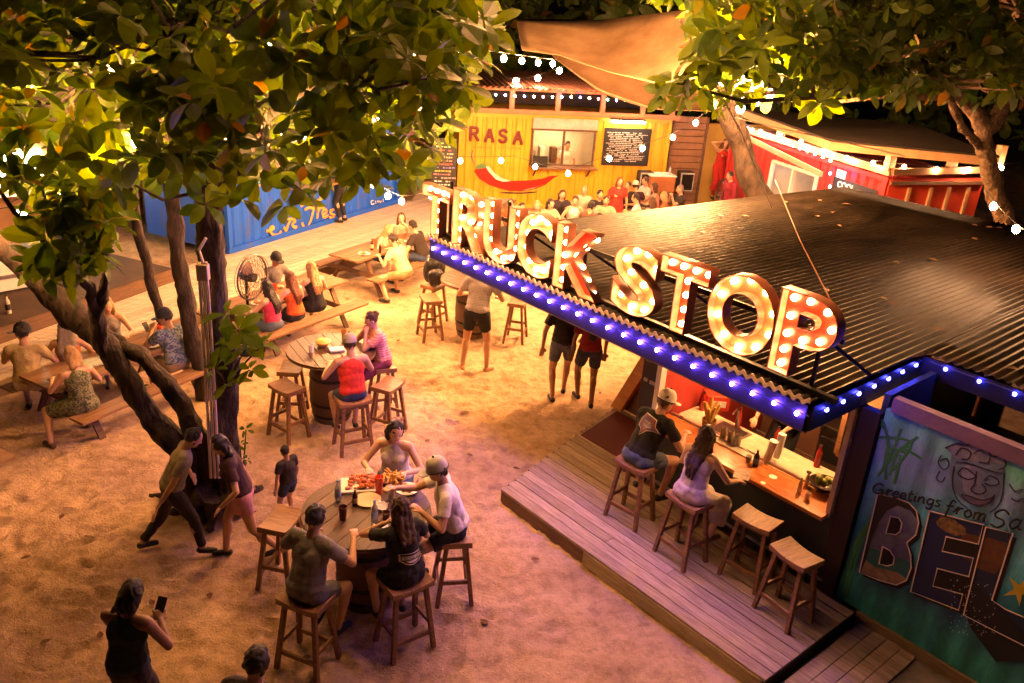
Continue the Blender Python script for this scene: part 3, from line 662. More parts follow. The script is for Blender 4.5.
eyem = M('eye_dark', (.02, .012, .01), .3, 0); lipm = M('lip', (.4, .12, .1), .5, 0)
def remeshed(name, mb, vox, mat, parent, smooth_it=2, disp=0.0, dscale=6.0):
    me = bpy.data.meshes.new(name+'_src'); me.from_pydata(mb.v, [], mb.f); me.update()
    bm = bmesh.new(); bm.from_mesh(me); bmesh.ops.recalc_face_normals(bm, faces=bm.faces); bm.to_mesh(me); bm.free()
    t = bpy.data.objects.new('tmp', me); COL.objects.link(t)
    r = t.modifiers.new('r', 'REMESH'); r.mode = 'VOXEL'; r.voxel_size = vox; r.adaptivity = 0
    if smooth_it: s = t.modifiers.new('s', 'SMOOTH'); s.factor = .5; s.iterations = smooth_it
    dg = bpy.context.evaluated_depsgraph_get(); out = bpy.data.meshes.new_from_object(t.evaluated_get(dg)); out.name = name
    bpy.data.objects.remove(t); bpy.data.meshes.remove(me)
    if disp:
        sd = V((rng.uniform(0, 50), rng.uniform(0, 50), 0)); nn = [v.normal.copy() for v in out.vertices]
        for v, n in zip(out.vertices, nn):
            q = v.co*dscale+sd; q.z *= .7; v.co += n*disp*(abs(noise.noise(q))*2.2-.5)
    out.shade_smooth(); out.materials.clear(); out.materials.append(mat)
    o = bpy.data.objects.new(name, out); COL.objects.link(o)
    if parent: o.parent = parent
    return o
def cap(mb, p0, r0, p1, r1, n=12, flat0=False, flat1=False):
    p0 = V(p0); p1 = V(p1); mb.tube([p0, p1], [r0, r1], n)
    if not flat0: mb.ball(p0, r0, n, 8)
    if not flat1: mb.ball(p1, r1, n, 8)
def elo(mb, c, rad, M3, n=14, m=10):
    k = len(mb.v); mb.ball((0, 0, 0), 1, n, m); c = V(c)
    for i in range(k, len(mb.v)): x, y, z = mb.v[i]; mb.v[i] = tuple(c+M3 @ V((x*rad[0], y*rad[1], z*rad[2])))
def ik(a, t, l1, l2, hint):
    d = t-a; L_ = d.length
    if L_ > (l1+l2)*.985: t = a+d*((l1+l2)*.985/L_); d = t-a; L_ = d.length
    if L_ < abs(l1-l2)*1.1+.02: L_ = abs(l1-l2)*1.1+.02; d = d.normalized()*L_; t = a+d
    x = d.normalized(); h = (hint-x*hint.dot(x)); h.normalize() if h.length > 1e-5 else None
    c = (l1*l1+L_*L_-l2*l2)/(2*L_); s = math.sqrt(max(0, l1*l1-c*c)); return a+x*c+h*s, t
def person(label, loc, face, pose='stand', s=1.0, seat=.75, lean=6, side=0, twist=0, hy=0, hp=12, hands=None, feet=None, skin=0, top=('tee', 'x', (.5, .5, .5)), bottom=('shorts', 'x', (.1, .1, .1)),
           hair=('short', 'dark'), hat=None, shoe=(.02, .02, .02), fem=False, det=1, group='guests in the yard', vox=None):
    """Origin on the ground between the feet (standing) or below the seat. Local +Y is the way the body faces."""
    vox = vox or (.0085 if det > 1 else .014)
    sh = .165 if fem else .185; hp_ = .1 if fem else .09
    pz = (.93 if pose != 'sit' else seat/s+.085)
    P = V((0, 0 if pose != 'sit' else -.0, pz)); Rm = Matrix.Rotation(R(-lean), 3, 'X') @ Matrix.Rotation(R(side), 3, 'Y') @ Matrix.Rotation(R(twist), 3, 'Z')
    tw = Matrix.Rotation(R(twist*.3), 3, 'Z')
    up = Rm @ V((0, 0, 1)); rx = Rm @ V((1, 0, 0)); fy = Rm @ V((0, 1, 0))
    chest = P+up*.3; nb = P+up*.49
    HR = Rm @ Matrix.Rotation(R(lean*.55), 3, 'X') @ Matrix.Rotation(R(hy), 3, 'Z') @ Matrix.Rotation(R(-hp), 3, 'X')
    hc = nb+up*.05+HR @ V((0, .012, .125))
    sL, sR = P+up*.445-rx*sh, P+up*.445+rx*sh
    if hands is None:
        hands = [(-.2, .4, pz+.25), (.2, .38, pz+.25)] if pose == 'sit' else [(-.27, .08, .8), (.27, .08, .8)]
    if feet is None:
        feet = [(-.13, .34, max(.19/s, .06)), (.13, .3, max(.19/s, .06))] if (pose == 'sit' and seat > .6) else ([(-.12, .42, .05), (.12, .36, .05)] if pose == 'sit' else [(-.11, 0, .05), (.11, .02, .05)])
    mb = MB(); bsc = .93 if fem else 1.0
    elo(mb, P+up*.02, ((.17 if fem else .16), .12, .13), Rm); elo(mb, P+up*.17, (.135*bsc, .1, .16), Rm); elo(mb, P+up*.33, (.165*bsc, .112, .17), Rm)
    cap(mb, sL+rx*.03, .062*bsc, sR-rx*.03, .062*bsc); cap(mb, nb-up*.03, .06*bsc, nb+up*.08, .05*bsc)
    if fem:
        for sx in (-1, 1): mb.ball(P+up*.33+rx*sx*.07+fy*.085, .062, 12, 8)
    elo(mb, hc, (.076, .094, .113), HR); elo(mb, hc+HR @ V((0, .025, -.055)), (.055, .065, .06), HR)
    mb.ball(hc+HR @ V((0, .098, -.012)), .015, 8, 6, (1, 1.1, 1.3)); 
    for sx in (-1, 1): elo(mb, hc+HR @ V((sx*.078, -.005, -.01)), (.01, .018, .03), HR)
    arms = []; legs = []
    for sgn, so, ht_ in ((-1, sL, hands[0]), (1, sR, hands[1])):
        ht_ = V(ht_)/1.0; el, wr = ik(so, ht_, .285, .25, V((sgn*.7, -.35, -.75)) if len(hands) < 3 else V(hands[2])); arms.append((so, el, wr))
        cap(mb, so, .052*bsc, el, .038*bsc); cap(mb, el, .038*bsc, wr, .026*bsc)
        d = (wr-el).normalized(); dn = V((0, 0, -1)); sd_ = d.cross(dn); sd_ = sd_.normalized() if sd_.length > .1 else rx; pn = sd_.cross(d)  # pn: palm normal
        pal = wr+d*.05; MM = Matrix((sd_, d, pn)).transposed(); elo(mb, pal, (.04, .052, .018), MM, 10, 8)
        fr = .0095 if det > 1 else .011
        for q, ln in enumerate((.066, .076, .071, .055)):
            o_ = (-1.5+q)*.021; b0 = wr+d*.085+sd_*o_; b1 = b0+(d*.8+dn*.35).normalized()*ln*.55; b2 = b1+(d*.35+dn*.9).normalized()*ln*.5
            cap(mb, b0, fr, b1, fr*.95, 7); cap(mb, b1, fr*.95, b2, fr*.8, 7)
        tb = wr+d*.03-sd_*.03*sgn; t1 = tb+(d*.7-sd_*.7*sgn).normalized()*.035; t2 = t1+(d*.95-sd_*.1*sgn+dn*.3).normalized()*.03
        cap(mb, tb, fr*1.2, t1, fr*1.1, 7); cap(mb, t1, fr*1.1, t2, fr*.9, 7)
    for sgn, ft in ((-1, feet[0]), (1, feet[1])):
        hpj = P+tw @ V((sgn*hp_, 0, -.02)); an = V((ft[0], ft[1], ft[2]+.05)); kn, ak = ik(hpj, an, .43, .42, V((sgn*.25, 1, .45 if pose == 'sit' else 0)))
        legs.append((hpj, kn, ak)); cap(mb, hpj, .09, kn, .056); cap(mb, kn, .056, ak, .036); elo(mb, kn.lerp(ak, .28)+V((0, -.012, 0)), (.056, .058, .12), Matrix.Identity(3), 10, 8)
        toe = V((ft[3], ft[4], 0)).normalized() if len(ft) > 4 else V((sgn*.2, 1, 0)).normalized()
        cap(mb, ak+V((0, 0, -.045))-toe*.03, .033, ak+toe*.13+V((0, 0, -.062)), .024)
        legs[-1] = (hpj, kn, ak, toe)
    if s != 1: 
        mb.v = [tuple(V(v)*s) for v in mb.v]
    body = remeshed('person', mb, vox*s, skinm(skin), None, 2)
    body.location = loc; body.rotation_euler = (0, 0, R(face-90)); tag(body, label, 'person', group)
    me = body.data; me.materials.append(eyem); me.materials.append(lipm)
    if det > 0:
        ey = [(hc+HR @ V((sx*.031, .088, .012)))*s for sx in (-1, 1)]; lp = (hc+HR @ V((0, .092, -.052)))*s
        hcs = hc*s
        for p in me.polygons:
            if (p.center-hcs).length < .14:
                q = HR.transposed() @ (p.center-lp)
                if min((p.center-e_).length for e_ in ey) < .0098*s: p.material_index = 1
                elif abs(q.x) < .024 and abs(q.z) < .008 and abs(q.y) < .03: p.material_index = 2
    cv = vox*s*1.15; 
    def child(nm, b_, mat, v=None, sm=2, dp=0, ds=6.0):
        b_.v = [tuple(V(q)*s) for q in b_.v]; return remeshed(nm, b_, v or cv, mat, body, sm, dp*s, ds)
    kind, cn, cc = top[:3]; tm = cc if isinstance(cc, bpy.types.Material) else cloth(cc, cn)
    shirt = None
    if kind:
        b_ = MB(); g = .016
        elo(b_, P+up*.33, (.165*bsc+g, .112+g, .165+g*.3), Rm); elo(b_, P+up*.2, (.15*bsc+g, .112+g, .2), Rm); elo(b_, P+up*.12, (.158*bsc+g, .118+g, .17), Rm)
        if kind != 'crop': elo(b_, P+up*.05, (.172+g, .128+g, .1), Rm)
        if fem:
            for sx in (-1, 1): b_.ball(P+up*.33+rx*sx*.07+fy*.085, .07, 12, 8)
        if kind in ('tee', 'long'):
            cap(b_, sL+rx*.02, .074, sR-rx*.02, .074)
            for so, el, wr in arms:
                if kind == 'tee': e2 = so.lerp(el, .62); cap(b_, so, .064, e2, .066, flat1=True)
                else: cap(b_, so, .06, el, .05); cap(b_, el, .05, el.lerp(wr, .9), .042, flat1=True)
        elif kind in ('tank', 'dress', 'crop'):
            for so in (sL, sR): cap(b_, so.lerp(nb, .38)+up*.02, .03, P+up*.36+(so-P-up*.445)*.55, .05)
        if kind == 'dress':
            for (h_, k_, a_, t_) in legs:
                cap(b_, h_, .115, h_.lerp(k_, .85), .1, flat1=True)
            m1 = legs[0][1].lerp(legs[1][1], .5); cap(b_, P, .15, P.lerp(m1, .7), .12)
            if len(top) > 3:
                for (h_, k_, a_, t_) in legs: cap(b_, k_, .1, k_.lerp(a_, .55), .12, flat1=True)
        shirt = child('dress' if kind == 'dress' else 'shirt', b_, tm, sm=7, dp=.013)
    bk, bn, bc = bottom
    if bk:
        b_ = MB(); fr_ = {'shorts': .62, 'pants': 1.0, 'skirt': .5}[bk]; elo(b_, P+up*.01, (.178, .13, .125), Rm); m1 = legs[0][1].lerp(legs[1][1], .5)
        for (h_, k_, a_, t_) in legs:
            if bk == 'pants': cap(b_, h_, .104, k_, .07); cap(b_, k_, .07, k_.lerp(a_, .93), .052, flat1=True)
            else: cap(b_, h_, .105, h_.lerp(k_, fr_), .088, flat1=True)
        if bk == 'skirt': cap(b_, P, .14, P.lerp(m1, .45), .12)
        child({'shorts': 'shorts', 'pants': 'trousers', 'skirt': 'skirt'}[bk], b_, cloth(bc, bn), sm=5, dp=.01)
    if shoe:
        for (h_, k_, a_, t_) in legs:
            b_ = MB(); cap(b_, a_+V((0, 0, -.05))-t_*.035, .042, a_+t_*.14+V((0, 0, -.062)), .034); child('shoe', b_, M('shoe_%d' % int(sum(shoe)*100), shoe, .6, .1), v=.012)
    style, hcn = hair; hm = HM[hcn]
    if style:
        b_ = MB(); elo(b_, hc+HR @ V((0, -.018, .02)), (.086, .092, .108), HR)
        if style in ('long', 'wavy', 'mid'):
            wd = 1.25 if style == 'wavy' else 1.0
            q0 = hc+HR @ V((0, -.04, -.02)); q1 = nb-fy*.07-up*.03; q2 = chest-fy*.135+up*.06; q3 = chest-fy*.125-up*.1
            for sx in (-1, 0, 1):
                cap(b_, q0+HR @ V((sx*.045, 0, 0)), .05, q1+rx*sx*.055*wd, .042*wd); cap(b_, q1+rx*sx*.055*wd, .042*wd, q2+rx*sx*.055*wd, .038*wd if style != 'mid' else .02); (cap(b_, q2+rx*sx*.055*wd, .036*wd, q3+rx*sx*.035*wd, .018*wd) if style != 'mid' else None)
            for sx in (-1, 1): cap(b_, hc+HR @ V((sx*.062, .005, .02)), .036, nb+rx*sx*.08-up*.03, .034)
        elif style == 'bun': b_.ball(hc+HR @ V((0, -.09, .06)), .05, 10, 8)
        elif style == 'bob':
            for sx in (-1, 0, 1): cap(b_, hc+HR @ V((sx*.055, -.03, 0)), .05, hc+HR @ V((sx*.06, -.045, -.13)), .042)
        child('hair', b_, hm, dp=.012, ds=22.0)
    if hat:
        hm2 = M('hat_'+hat[0], hat[1], .8, .1, ns=20); b_ = MB(); back = hat[2] if len(hat) > 2 else 0
        HH = HR @ Matrix.Rotation(R(back), 3, 'Z')
        b2 = MB(); prof = [(.0, .135), (.045, .128), (.078, .1), (.094, .06), (.1, .02), (.101, .0), (.096, .0), (.09, .03)]
        b2.lathe(prof, n=20)
        b2.v = [tuple(hc+HH @ V((x*.93, y*1.08-.008, z+.008))) for x, y, z in b2.v]
        br = [(.075*cos(t), .085+.1*sin(t)*1.0) for t in [pi*i/10 for i in range(11)]]; k = len(b2.v)
        b3 = MB(); b3.slab(br+[(-.06, .05), (.06, .05)], .0, .008); b3.v = [tuple(hc+HH @ V((x, y, z+.02-.7*x*x*4-.12*max(0, y-.09)))) for x, y, z in b3.v]
        b2.add(b3.v, b3.f); b2.v = [tuple(V(q)*s) for q in b2.v]; cp_ = b2.build('cap', hm2, body, True); b5 = MB(); b5.tube([tuple((hc+HH @ V((.1*cos(t)*.95, .1*sin(t)*1.1-.008, .012)))*s) for t in [2*pi*i/18 for i in range(19)]], .007*s, 5, False); b5.ball(tuple((hc+HH @ V((0, -.008, .147)))*s), .012*s, 8, 6); b5.build('cap_band', M('cap_band', (.05, .04, .04), .8, 0), cp_, True)
    body['_'] = 0; del body['_']
    return dict(body=body, shirt=shirt, P=P*s, up=up, rx=rx, fy=fy, chest=chest*s, arms=arms, hc=hc*s, s=s)
def decal_fn(obj):
    me = obj.data; bv = BVHTree.FromPolygons([v.co for v in me.vertices], [tuple(p.vertices) for p in me.polygons])
    def f(p, d):
        h = bv.ray_cast(p, d); return h[0]
    return f
# ------------------------------------------------------------------ who is where
def on(k): p, a = SL[k]; return V((p.x, p.y, 0)), a
def sp_(k, dz=0.0): p, a = on(k); p.z = dz; return p
p, a = on('gray'); person('man in a grey t-shirt sitting with his back turned at the food table', p, a, 'sit', 1.0, .75, 14, hands=[(-.22, .36, 1.12), (.2, .45, 1.14)], top=('tee', 'grey', (.2, .19, .2)), bottom=('shorts', 'greyblue', (.13, .13, .17)), hair=('short', 'dark'), shoe=(.02, .02, .03), det=2, group=None)
p, a = on('blackw'); bw_ = person('woman in a black t-shirt with a white shield print, elbow on the table', p, a, 'sit', .96, .75, 12, hy=15, hp=2, hands=[(-.13, .2, 1.35), (.2, .38, 1.14)], skin=0, top=('tee', 'black', (.012, .012, .014)), bottom=('skirt', 'black2', (.015, .015, .018)), hair=('mid', 'brown'), fem=True, det=2, group=None)
p, a = on('whitem'); person('man in a white t-shirt and pale mesh cap reaching over the food table', p, a, 'sit', 1.02, .75, 16, hands=[(-.2, .35, 1.12), (.1, .58, 1.2)], skin=0, top=('tee', 'white', (.78, .74, .72)), bottom=('shorts', 'black3', (.015, .015, .018)), hair=('short', 'dark'), hat=('palemesh', (.42, .41, .36)), det=2, group=None)
p, a = on('beige'); person('dark haired woman in a beige tank top facing the camera across the food', p, a, 'sit', .98, .75, 10, hy=30, hp=18, hands=[(-.2, .35, 1.12), (.2, .38, 1.13)], skin=1, top=('tank', 'beige', (.8, .78, .74)), bottom=('shorts', 'denim', (.08, .12, .2)), hair=('bob', 'dark'), fem=True, det=2, group=None)
p, a = on('red'); person('person in a red sleeveless top and grey cap at the table with the yellow bowl', p, a, 'sit', .98, .75, 10, hy=-8, hands=[(-.22, .36, 1.12), (.2, .4, 1.12)], top=('tank', 'red', (.6, .03, .02)), bottom=('shorts', 'navy', (.03, .05, .12)), hair=('short', 'brown'), hat=('grey', (.3, .25, .25)), det=2, group=None)
p, a = on('pink'); person('woman in a pink striped top resting her chin on her hands', p, a, 'sit', .96, .75, 14, hands=[(-.06, .27, 1.33), (.08, .26, 1.33)], skin=0, top=('tee', 'pinkstripe', pattern('pink_stripes', 'stripe', (.55, .12, .15), (.7, .4, .35), 9)), bottom=('pants', 'maroon', (.2, .03, .05)), hair=('bun', 'brown'), hat=None, fem=True, det=2, group=None)
p, a = on('bar stool under the man in the black t-shirt'); pd = lambda k: V((*on(k)[0].xy, .2))
bm_ = person('man in a black t-shirt with a blue fish print and white cap at the bar', pd('bar stool under the man in the black t-shirt'), a-8, 'sit', 1.04, .75, 30, hy=-20, hp=8, hands=[(-.15, .52, 1.0), (.2, .5, 1.0)], feet=[(-.2, .3, .25), (.15, .3, .25)], top=('tee', 'black', (.012, .012, .014)), bottom=('shorts', 'denim', (.08, .12, .2)), hair=('short', 'brown'), hat=('white', (.75, .68, .6)), det=2, group=None)
k = 'bar stool under the woman in the pale dress'; person('woman with long dark hair in a pale dress sitting at the bar', pd(k), on(k)[1]+4, 'sit', .98, .75, 10, hy=15, hp=0, hands=[(-.12, .25, 1.2), (.28, .42, .98)], skin=1, top=('dress', 'pale', (.62, .54, .5), 1), bottom=(None, '', 0), hair=('long', 'brown'), shoe=(.3, .2, .15), fem=True, det=2, group=None)
# picnic table A
def bench(c, d, n, along, side): return c+d*along+n*side*.73
def bp_at(px, py): return ground(W(px, py, .45))
G = 'guests at the picnic tables'
person('woman with short blond hair in a patterned green sundress astride the bench end', bp_at(84, 410), 140, 'sit', .98, .45, 10, hy=15, feet=[(-.42, .1, .05), (.16, .36, .05)], skin=0, top=('dress', 'g', pattern('green_pattern', 'blotch', (.03, .035, .02), (.16, .16, .1), 28)), bottom=(None, '', 0), hair=('bob', 'blond'), shoe=(.1, .05, .03), fem=True, group=G)
person('man in a blue floral shirt and dark cap on the bench end', bp_at(178, 368), 150, 'sit', 1.03, .45, 12, hy=35, hands=[(-.1, .35, .95), (.22, .3, .8)], top=('tee', 'f', pattern('blue_floral', 'blotch', (.05, .08, .16), (.22, .26, .32), 16)), bottom=('shorts', 'tan', (.3, .22, .14)), hair=('short', 'dark'), hat=('navy', (.02, .02, .04)), group=G)
person('man in pale yellow t-shirt and backwards black cap beside the boardwalk', bp_at(30, 388), 105, 'sit', 1.03, .45, 6, hy=20, top=('tee', 'yellow', (.55, .42, .2)), bottom=('shorts', 'white2', (.6, .5, .38)), hair=('short', 'dark'), hat=('black', (.012, .012, .012), 60), feet=[(-.14, .3, .05), (.14, .28, .05)], group=G)
person('woman with long wavy blond hair and bare shoulders beside the man in yellow', bp_at(72, 378), 115, 'sit', .98, .45, 8, skin=0, top=('tank', 'orangebrown', (.45, .16, .06)), bottom=('shorts', 'denim', (.08, .12, .2)), hair=('wavy', 'grey'), fem=True, group=G)
person('curly haired woman in a grey top behind the forked trunk', bp_at(112, 348), -60, 'sit', .98, .45, 8, top=('tank', 'greyt', (.3, .26, .26)), bottom=('shorts', 'denim', (.08, .12, .2)), hair=('wavy', 'blond'), fem=True, group=G)
# table B
nbv = lambda c, d, n, t: c+d*t-n*.73
person('woman in a pink crop top with dark hair on the bench near the fan', bp_at(274, 329), 150, 'sit', .95, .45, 8, twist=10, top=('crop', 'pink', (.65, .05, .14)), bottom=('shorts', 'denimb', (.1, .14, .22)), hair=('long', 'dark'), skin=1, shoe=(.7, .68, .65), fem=True, group=G)
person('woman in an orange top with auburn hair between two friends', bp_at(296, 319), 148, 'sit', .95, .45, 8, top=('tank', 'orange', (.65, .14, .03)), bottom=('skirt', 'black2', (.015, .015, .018)), hair=('long', 'red'), skin=1, fem=True, group=G)
person('blond woman in a black dress on the right end of the bench', bp_at(316, 309), 135, 'sit', .97, .45, 8, hy=25, top=('dress', 'black4', (.012, .012, .014)), bottom=(None, '', 0), hair=('long', 'blond'), skin=1, fem=True, group=G)
person('man in a grey t-shirt and dark cap facing the three women', bp_at(272, 296), -35, 'sit', 1.0, .45, 12, top=('tee', 'greyd', (.14, .13, .13)), bottom=('shorts', 'navy', (.03, .05, .12)), hair=('short', 'dark'), hat=('black', (.012, .012, .012)), group=G)
# table C
person('man in a pale yellow shirt and khaki shorts hunched over the boardwalk picnic table', bp_at(405, 277), 150, 'sit', 1.02, .45, 28, hands=[(-.25, .42, .8), (.25, .45, .8)], feet=[(-.42, .1, .05), (.14, .3, .05)], top=('tee', 'cream', (.62, .5, .3)), bottom=('shorts', 'khaki', (.3, .22, .11)), hair=('short', 'dark'), group=G)
person('blond woman leaning on the picnic table at the boardwalk edge', bp_at(378, 258), -20, 'sit', .92, .45, 22, top=('tank', 'cream2', (.6, .45, .32)), bottom=('shorts', 'denim', (.08, .12, .2)), hair=('long', 'blond'), skin=1, fem=True, group=G)
person('long haired woman facing the camera with a hand at her chin', bp_at(400, 248), -75, 'sit', .96, .45, 10, hands=[(-.1, .25, 1.05), (.2, .35, .82)], top=('tank', 'peach', (.6, .35, .25)), bottom=('shorts', 'denim', (.08, .12, .2)), hair=('long', 'brown'), skin=1, fem=True, group=G)
person('dark haired man in a dark shirt turned away beside the black backpack', bp_at(424, 260), 160, 'sit', 1.0, .45, 25, top=('tee', 'black5', (.03, .02, .02)), bottom=('shorts', 'navy', (.03, .05, .12)), hair=('short', 'dark'), group=G)
# walkers
GW = 'people walking through the sand'
person('man in a grey checked shirt and black shorts standing by the far barrel table', ground(W(474, 371)), 80, 'stand', 1.1, lean=20, hands=[(-.25, .42, 1.05), (.22, .42, 1.05)], feet=[(-.18, 0, .03, -.6, .8), (.17, .07, .03, .6, .8)], skin=0, top=('tee', 'p', pattern('grey_plaid', 'plaid', (.38, .34, .36), (.12, .12, .16), 14)), bottom=('shorts', 'black3', (.015, .015, .018)), hair=('short', 'grey'), shoe=None, det=2, group=GW)
person('man in a dark t-shirt and denim shorts walking beside the woman in red', ground(W(558, 400)), 95, 'stand', 1.02, lean=5, hands=[(-.3, .02, .85), (.3, .1, 1.0)], feet=[(-.1, -.05, .04), (.1, .22, .06)], top=('tee', 'black6', (.02, .016, .02)), bottom=('shorts', 'denimc', (.12, .15, .22)), hair=('short', 'dark'), det=2, group=GW)
person('woman in a dark red top and shorts walking beside the man in the dark t-shirt', ground(W(584, 405)), 100, 'stand', .98, lean=4, feet=[(-.07, .2, .06), (.08, -.1, .05)], skin=2, top=('tee', 'darkred', (.25, .02, .03)), bottom=('shorts', 'navy2', (.04, .05, .1)), hair=('long', 'dark'), fem=True, det=2, group=GW)
person('man in an olive shirt striding past the tree base', ground(W(178, 553)), 20, 'walk', .9, lean=22, hp=25, hands=[(-.3, .2, .9), (.26, -.12, .86)], feet=[(-.1, -.38, .1), (.1, .3, .03)], skin=0, top=('tee', 'olive', (.3, .26, .17)), bottom=('pants', 'darkp', (.04, .03, .03)), hair=('short', 'dark'), det=2, group=GW)
person('woman in a dark top and pink skirt walking past the tree base', ground(W(246, 558)), 200, 'walk', .9, lean=14, hp=20, hands=[(-.3, .22, .95), (.3, -.1, .9)], feet=[(-.1, -.36, .12), (.1, .22, .03)], skin=0, top=('tee', 'darkplum', (.05, .015, .03)), bottom=('skirt', 'rose', (.65, .3, .34)), hair=('bob', 'dark'), fem=True, det=2, group=GW)
person('small child with dark hair and a dark shirt behind the empty stool', ground(W(290, 522)), 150, 'stand', .58, lean=3, skin=0, top=('tee', 'black5', (.03, .02, .02)), bottom=('shorts', 'navy', (.03, .05, .12)), hair=('short', 'dark'), det=2, vox=.012, group=GW)
fp = W(118, 592, 1.56); person('person in a dark top looking down at a phone held in both hands', ground(fp), 80, 'stand', .92, lean=8, hp=38, hands=[(.04, .27, 1.2), (.14, .28, 1.22)], skin=2, top=('tank', 'darkteal', (.02, .03, .035)), bottom=('pants', 'darkp', (.04, .03, .03)), hair=('bob', 'dark'), det=2, group=GW)
fp2 = W(250, 663, 1.66); person('dark haired person of whom only the top of the head shows, nearest the camera', ground(fp2), 80, 'stand', 1.0, lean=5, hp=15, top=('tee', 'black5', (.03, .02, .02)), bottom=('pants', 'darkp', (.04, .03, .03)), hair=('short', 'dark'), det=2, group=GW)
# shield print on the black shirt, fish print on the bar guest's shirt
def proj_mesh(mb, name, mat, who, cx, cz, w, tilt=0):
    f = decal_fn(who['shirt']); P, up, rx, fy = who['chest'], who['up'], who['rx'], who['fy']; ok = []
    for (x, y, z) in mb.v:
        xx = x*cos(tilt)-z*sin(tilt); zz = x*sin(tilt)+z*cos(tilt)
        o_ = P+rx*(cx+xx*w)+up*(cz+zz*w)-fy*.6; h = f(o_, fy); ok.append((h-fy*(.004+.001*y)) if h else (P+rx*(cx+xx*w)+up*(cz+zz*w)-fy*.13))
    mb.v = [tuple(q) for q in ok]; return mb.build(name, mat, who['shirt'])
def grid_poly(poly, step=.12):   # cut an outline into a fine sheet so that it can follow cloth
    bm = bmesh.new(); vs = [bm.verts.new((x, 0, z)) for x, z in poly]; bm.faces.new(vs)
    xs_ = [p[0] for p in poly]; zs_ = [p[1] for p in poly]
    for lo, hi, no in ((min(xs_), max(xs_), (1, 0, 0)), (min(zs_), max(zs_), (0, 0, 1))):
        q = lo+step
        while q < hi:
            bmesh.ops.bisect_plane(bm, geom=bm.verts[:]+bm.edges[:]+bm.faces[:], plane_co=(q, 0, q), plane_no=no); q += step
    mb = MB(); bm.verts.ensure_lookup_table(); mb.v = [tuple(v.co) for v in bm.verts]; mb.f = [tuple(v.index for v in f.verts) for f in bm.faces]; bm.free(); return mb
def off(mb, y): mb.v = [(a, y, c) for a, b, c in mb.v]; return mb
inkw = M('print_white', (.75, .7, .7), .8, .05)
sh_ = [(-1, .35), (1, .35), (1, -.15), (.55, -.45), (0, -.6), (-.55, -.45), (-1, -.15)]
proj_mesh(off(grid_poly(sh_), 0), 'shirt_print', inkw, bw_, .02, -.09, .125, -.05)
proj_mesh(off(grid_poly([(x*.9, z*.88-.0) for x, z in sh_]), 1.5), 'shirt_print', black, bw_, .02, -.09, .125, -.05)
proj_mesh(off(grid_poly([(-.96, .16), (.96, .16), (.96, -.1), (-.96, -.1)]), 2.2), 'shirt_print', inkw, bw_, .02, -.09, .125, -.05)
cu = text('TRUCK STOP', 'tmp_word', black, None, 1, 0, .012, box=(-.9, .9, -.07, .13)); t_ = MB(); t_.v = [(v.co.x, 4, v.co.y) for v in cu.data.vertices]; t_.f = [tuple(p.vertices) for p in cu.data.polygons]; bpy.data.objects.remove(cu)
proj_mesh(t_, 'shirt_lettering', black, bw_, .02, -.09, .125, -.05)
proj_mesh(off(grid_poly([(-.6, -.2), (.6, -.2), (.3, -.36), (0, -.42), (-.3, -.36)]), 2.2), 'shirt_print', inkw, bw_, .02, -.09, .125, -.05)
fish = [(-1, .5), (-.35, .75), (.1, .9), (.5, .55), (1.05, .5), (.6, .15), (.35, -.2), (.25, -.85), (-.1, -.45), (-.5, -.5), (-.75, -.1)]
proj_mesh(off(grid_poly([(x*1.08, z*1.08) for x, z in fish]), 0), 'shirt_print', inkw, bm_, 0, .03, .14, -.5)
proj_mesh(off(grid_poly(fish), 1.5), 'shirt_print', M('print_blue', (.06, .12, .35), .8, ns=14, col2=(.3, .08, .1)), bm_, 0, .03, .14, -.5)
proj_mesh(off(grid_poly([(-.5, .2), (.1, .5), (.5, .25), (.2, .0), (.1, -.4), (-.2, -.2)]), 2.5), 'shirt_print', M('print_pale', (.6, .45, .5), .8, ns=18, col2=(.08, .12, .3)), bm_, 0, .03, .14, -.5)
# crowd before the yellow container
GC = 'guests seated before the yellow container'
def sat(label, px, py, face, **k): person(label, ground(W(px, py, 1.28)), face, 'sit', seat=.45, det=1, vox=.018, group=GC, **k)
sat('woman with shoulder length dark hair in a pale top', 549, 199, -60, top=('tee', 'cream2', (.6, .45, .32)), hair=('bob', 'dark'), skin=1, fem=True)
sat('blond woman in a peach top, half behind the letters', 538, 201, -100, top=('tank', 'peach', (.6, .35, .25)), hair=('bob', 'blond'), skin=1, fem=True)
sat('person behind the letters looking over the roof edge', 511, 199, -90, top=('tee', 'orangebrown', (.45, .16, .06)), hair=('short', 'brown'))
sat('woman in a white halter top facing the camera', 576, 196, -95, top=('tank', 'white', (.78, .74, .72)), hair=('short', 'brown'), skin=0, fem=True)
sat('man in a dark shirt behind the man in beige', 599, 190, -70, top=('tee', 'black5', (.03, .02, .02)), hair=('short', 'dark'))
sat('man in a beige t-shirt facing the camera', 607, 196, -100, top=('tee', 'beige2', (.45, .36, .26)), hair=('short', 'brown'))
sat('dark haired child with the back turned in front of the man in beige', 601, 208, 90, s=.8, top=('tee', 'white', (.78, .74, .72)), hair=('short', 'dark'))
sat('man with short hair beside the woman in red', 630, 182, -120, top=('tee', 'black5', (.03, .02, .02)), hair=('short', 'brown'))
sat('man in a dark shirt and pale cap turned away', 637, 183, 100, top=('tee', 'darkplum', (.05, .015, .03)), hair=('short', 'dark'), hat=('pale', (.6, .58, .52)))
sat('man in a white t-shirt looking sideways', 640, 195, 170, top=('tee', 'white', (.78, .74, .72)), hair=('short', 'dark'))
sat('child with fair hair and a dark shirt beside the man in white', 626, 204, 80, s=.8, top=('tee', 'black5', (.03, .02, .02)), hair=('short', 'blond'))
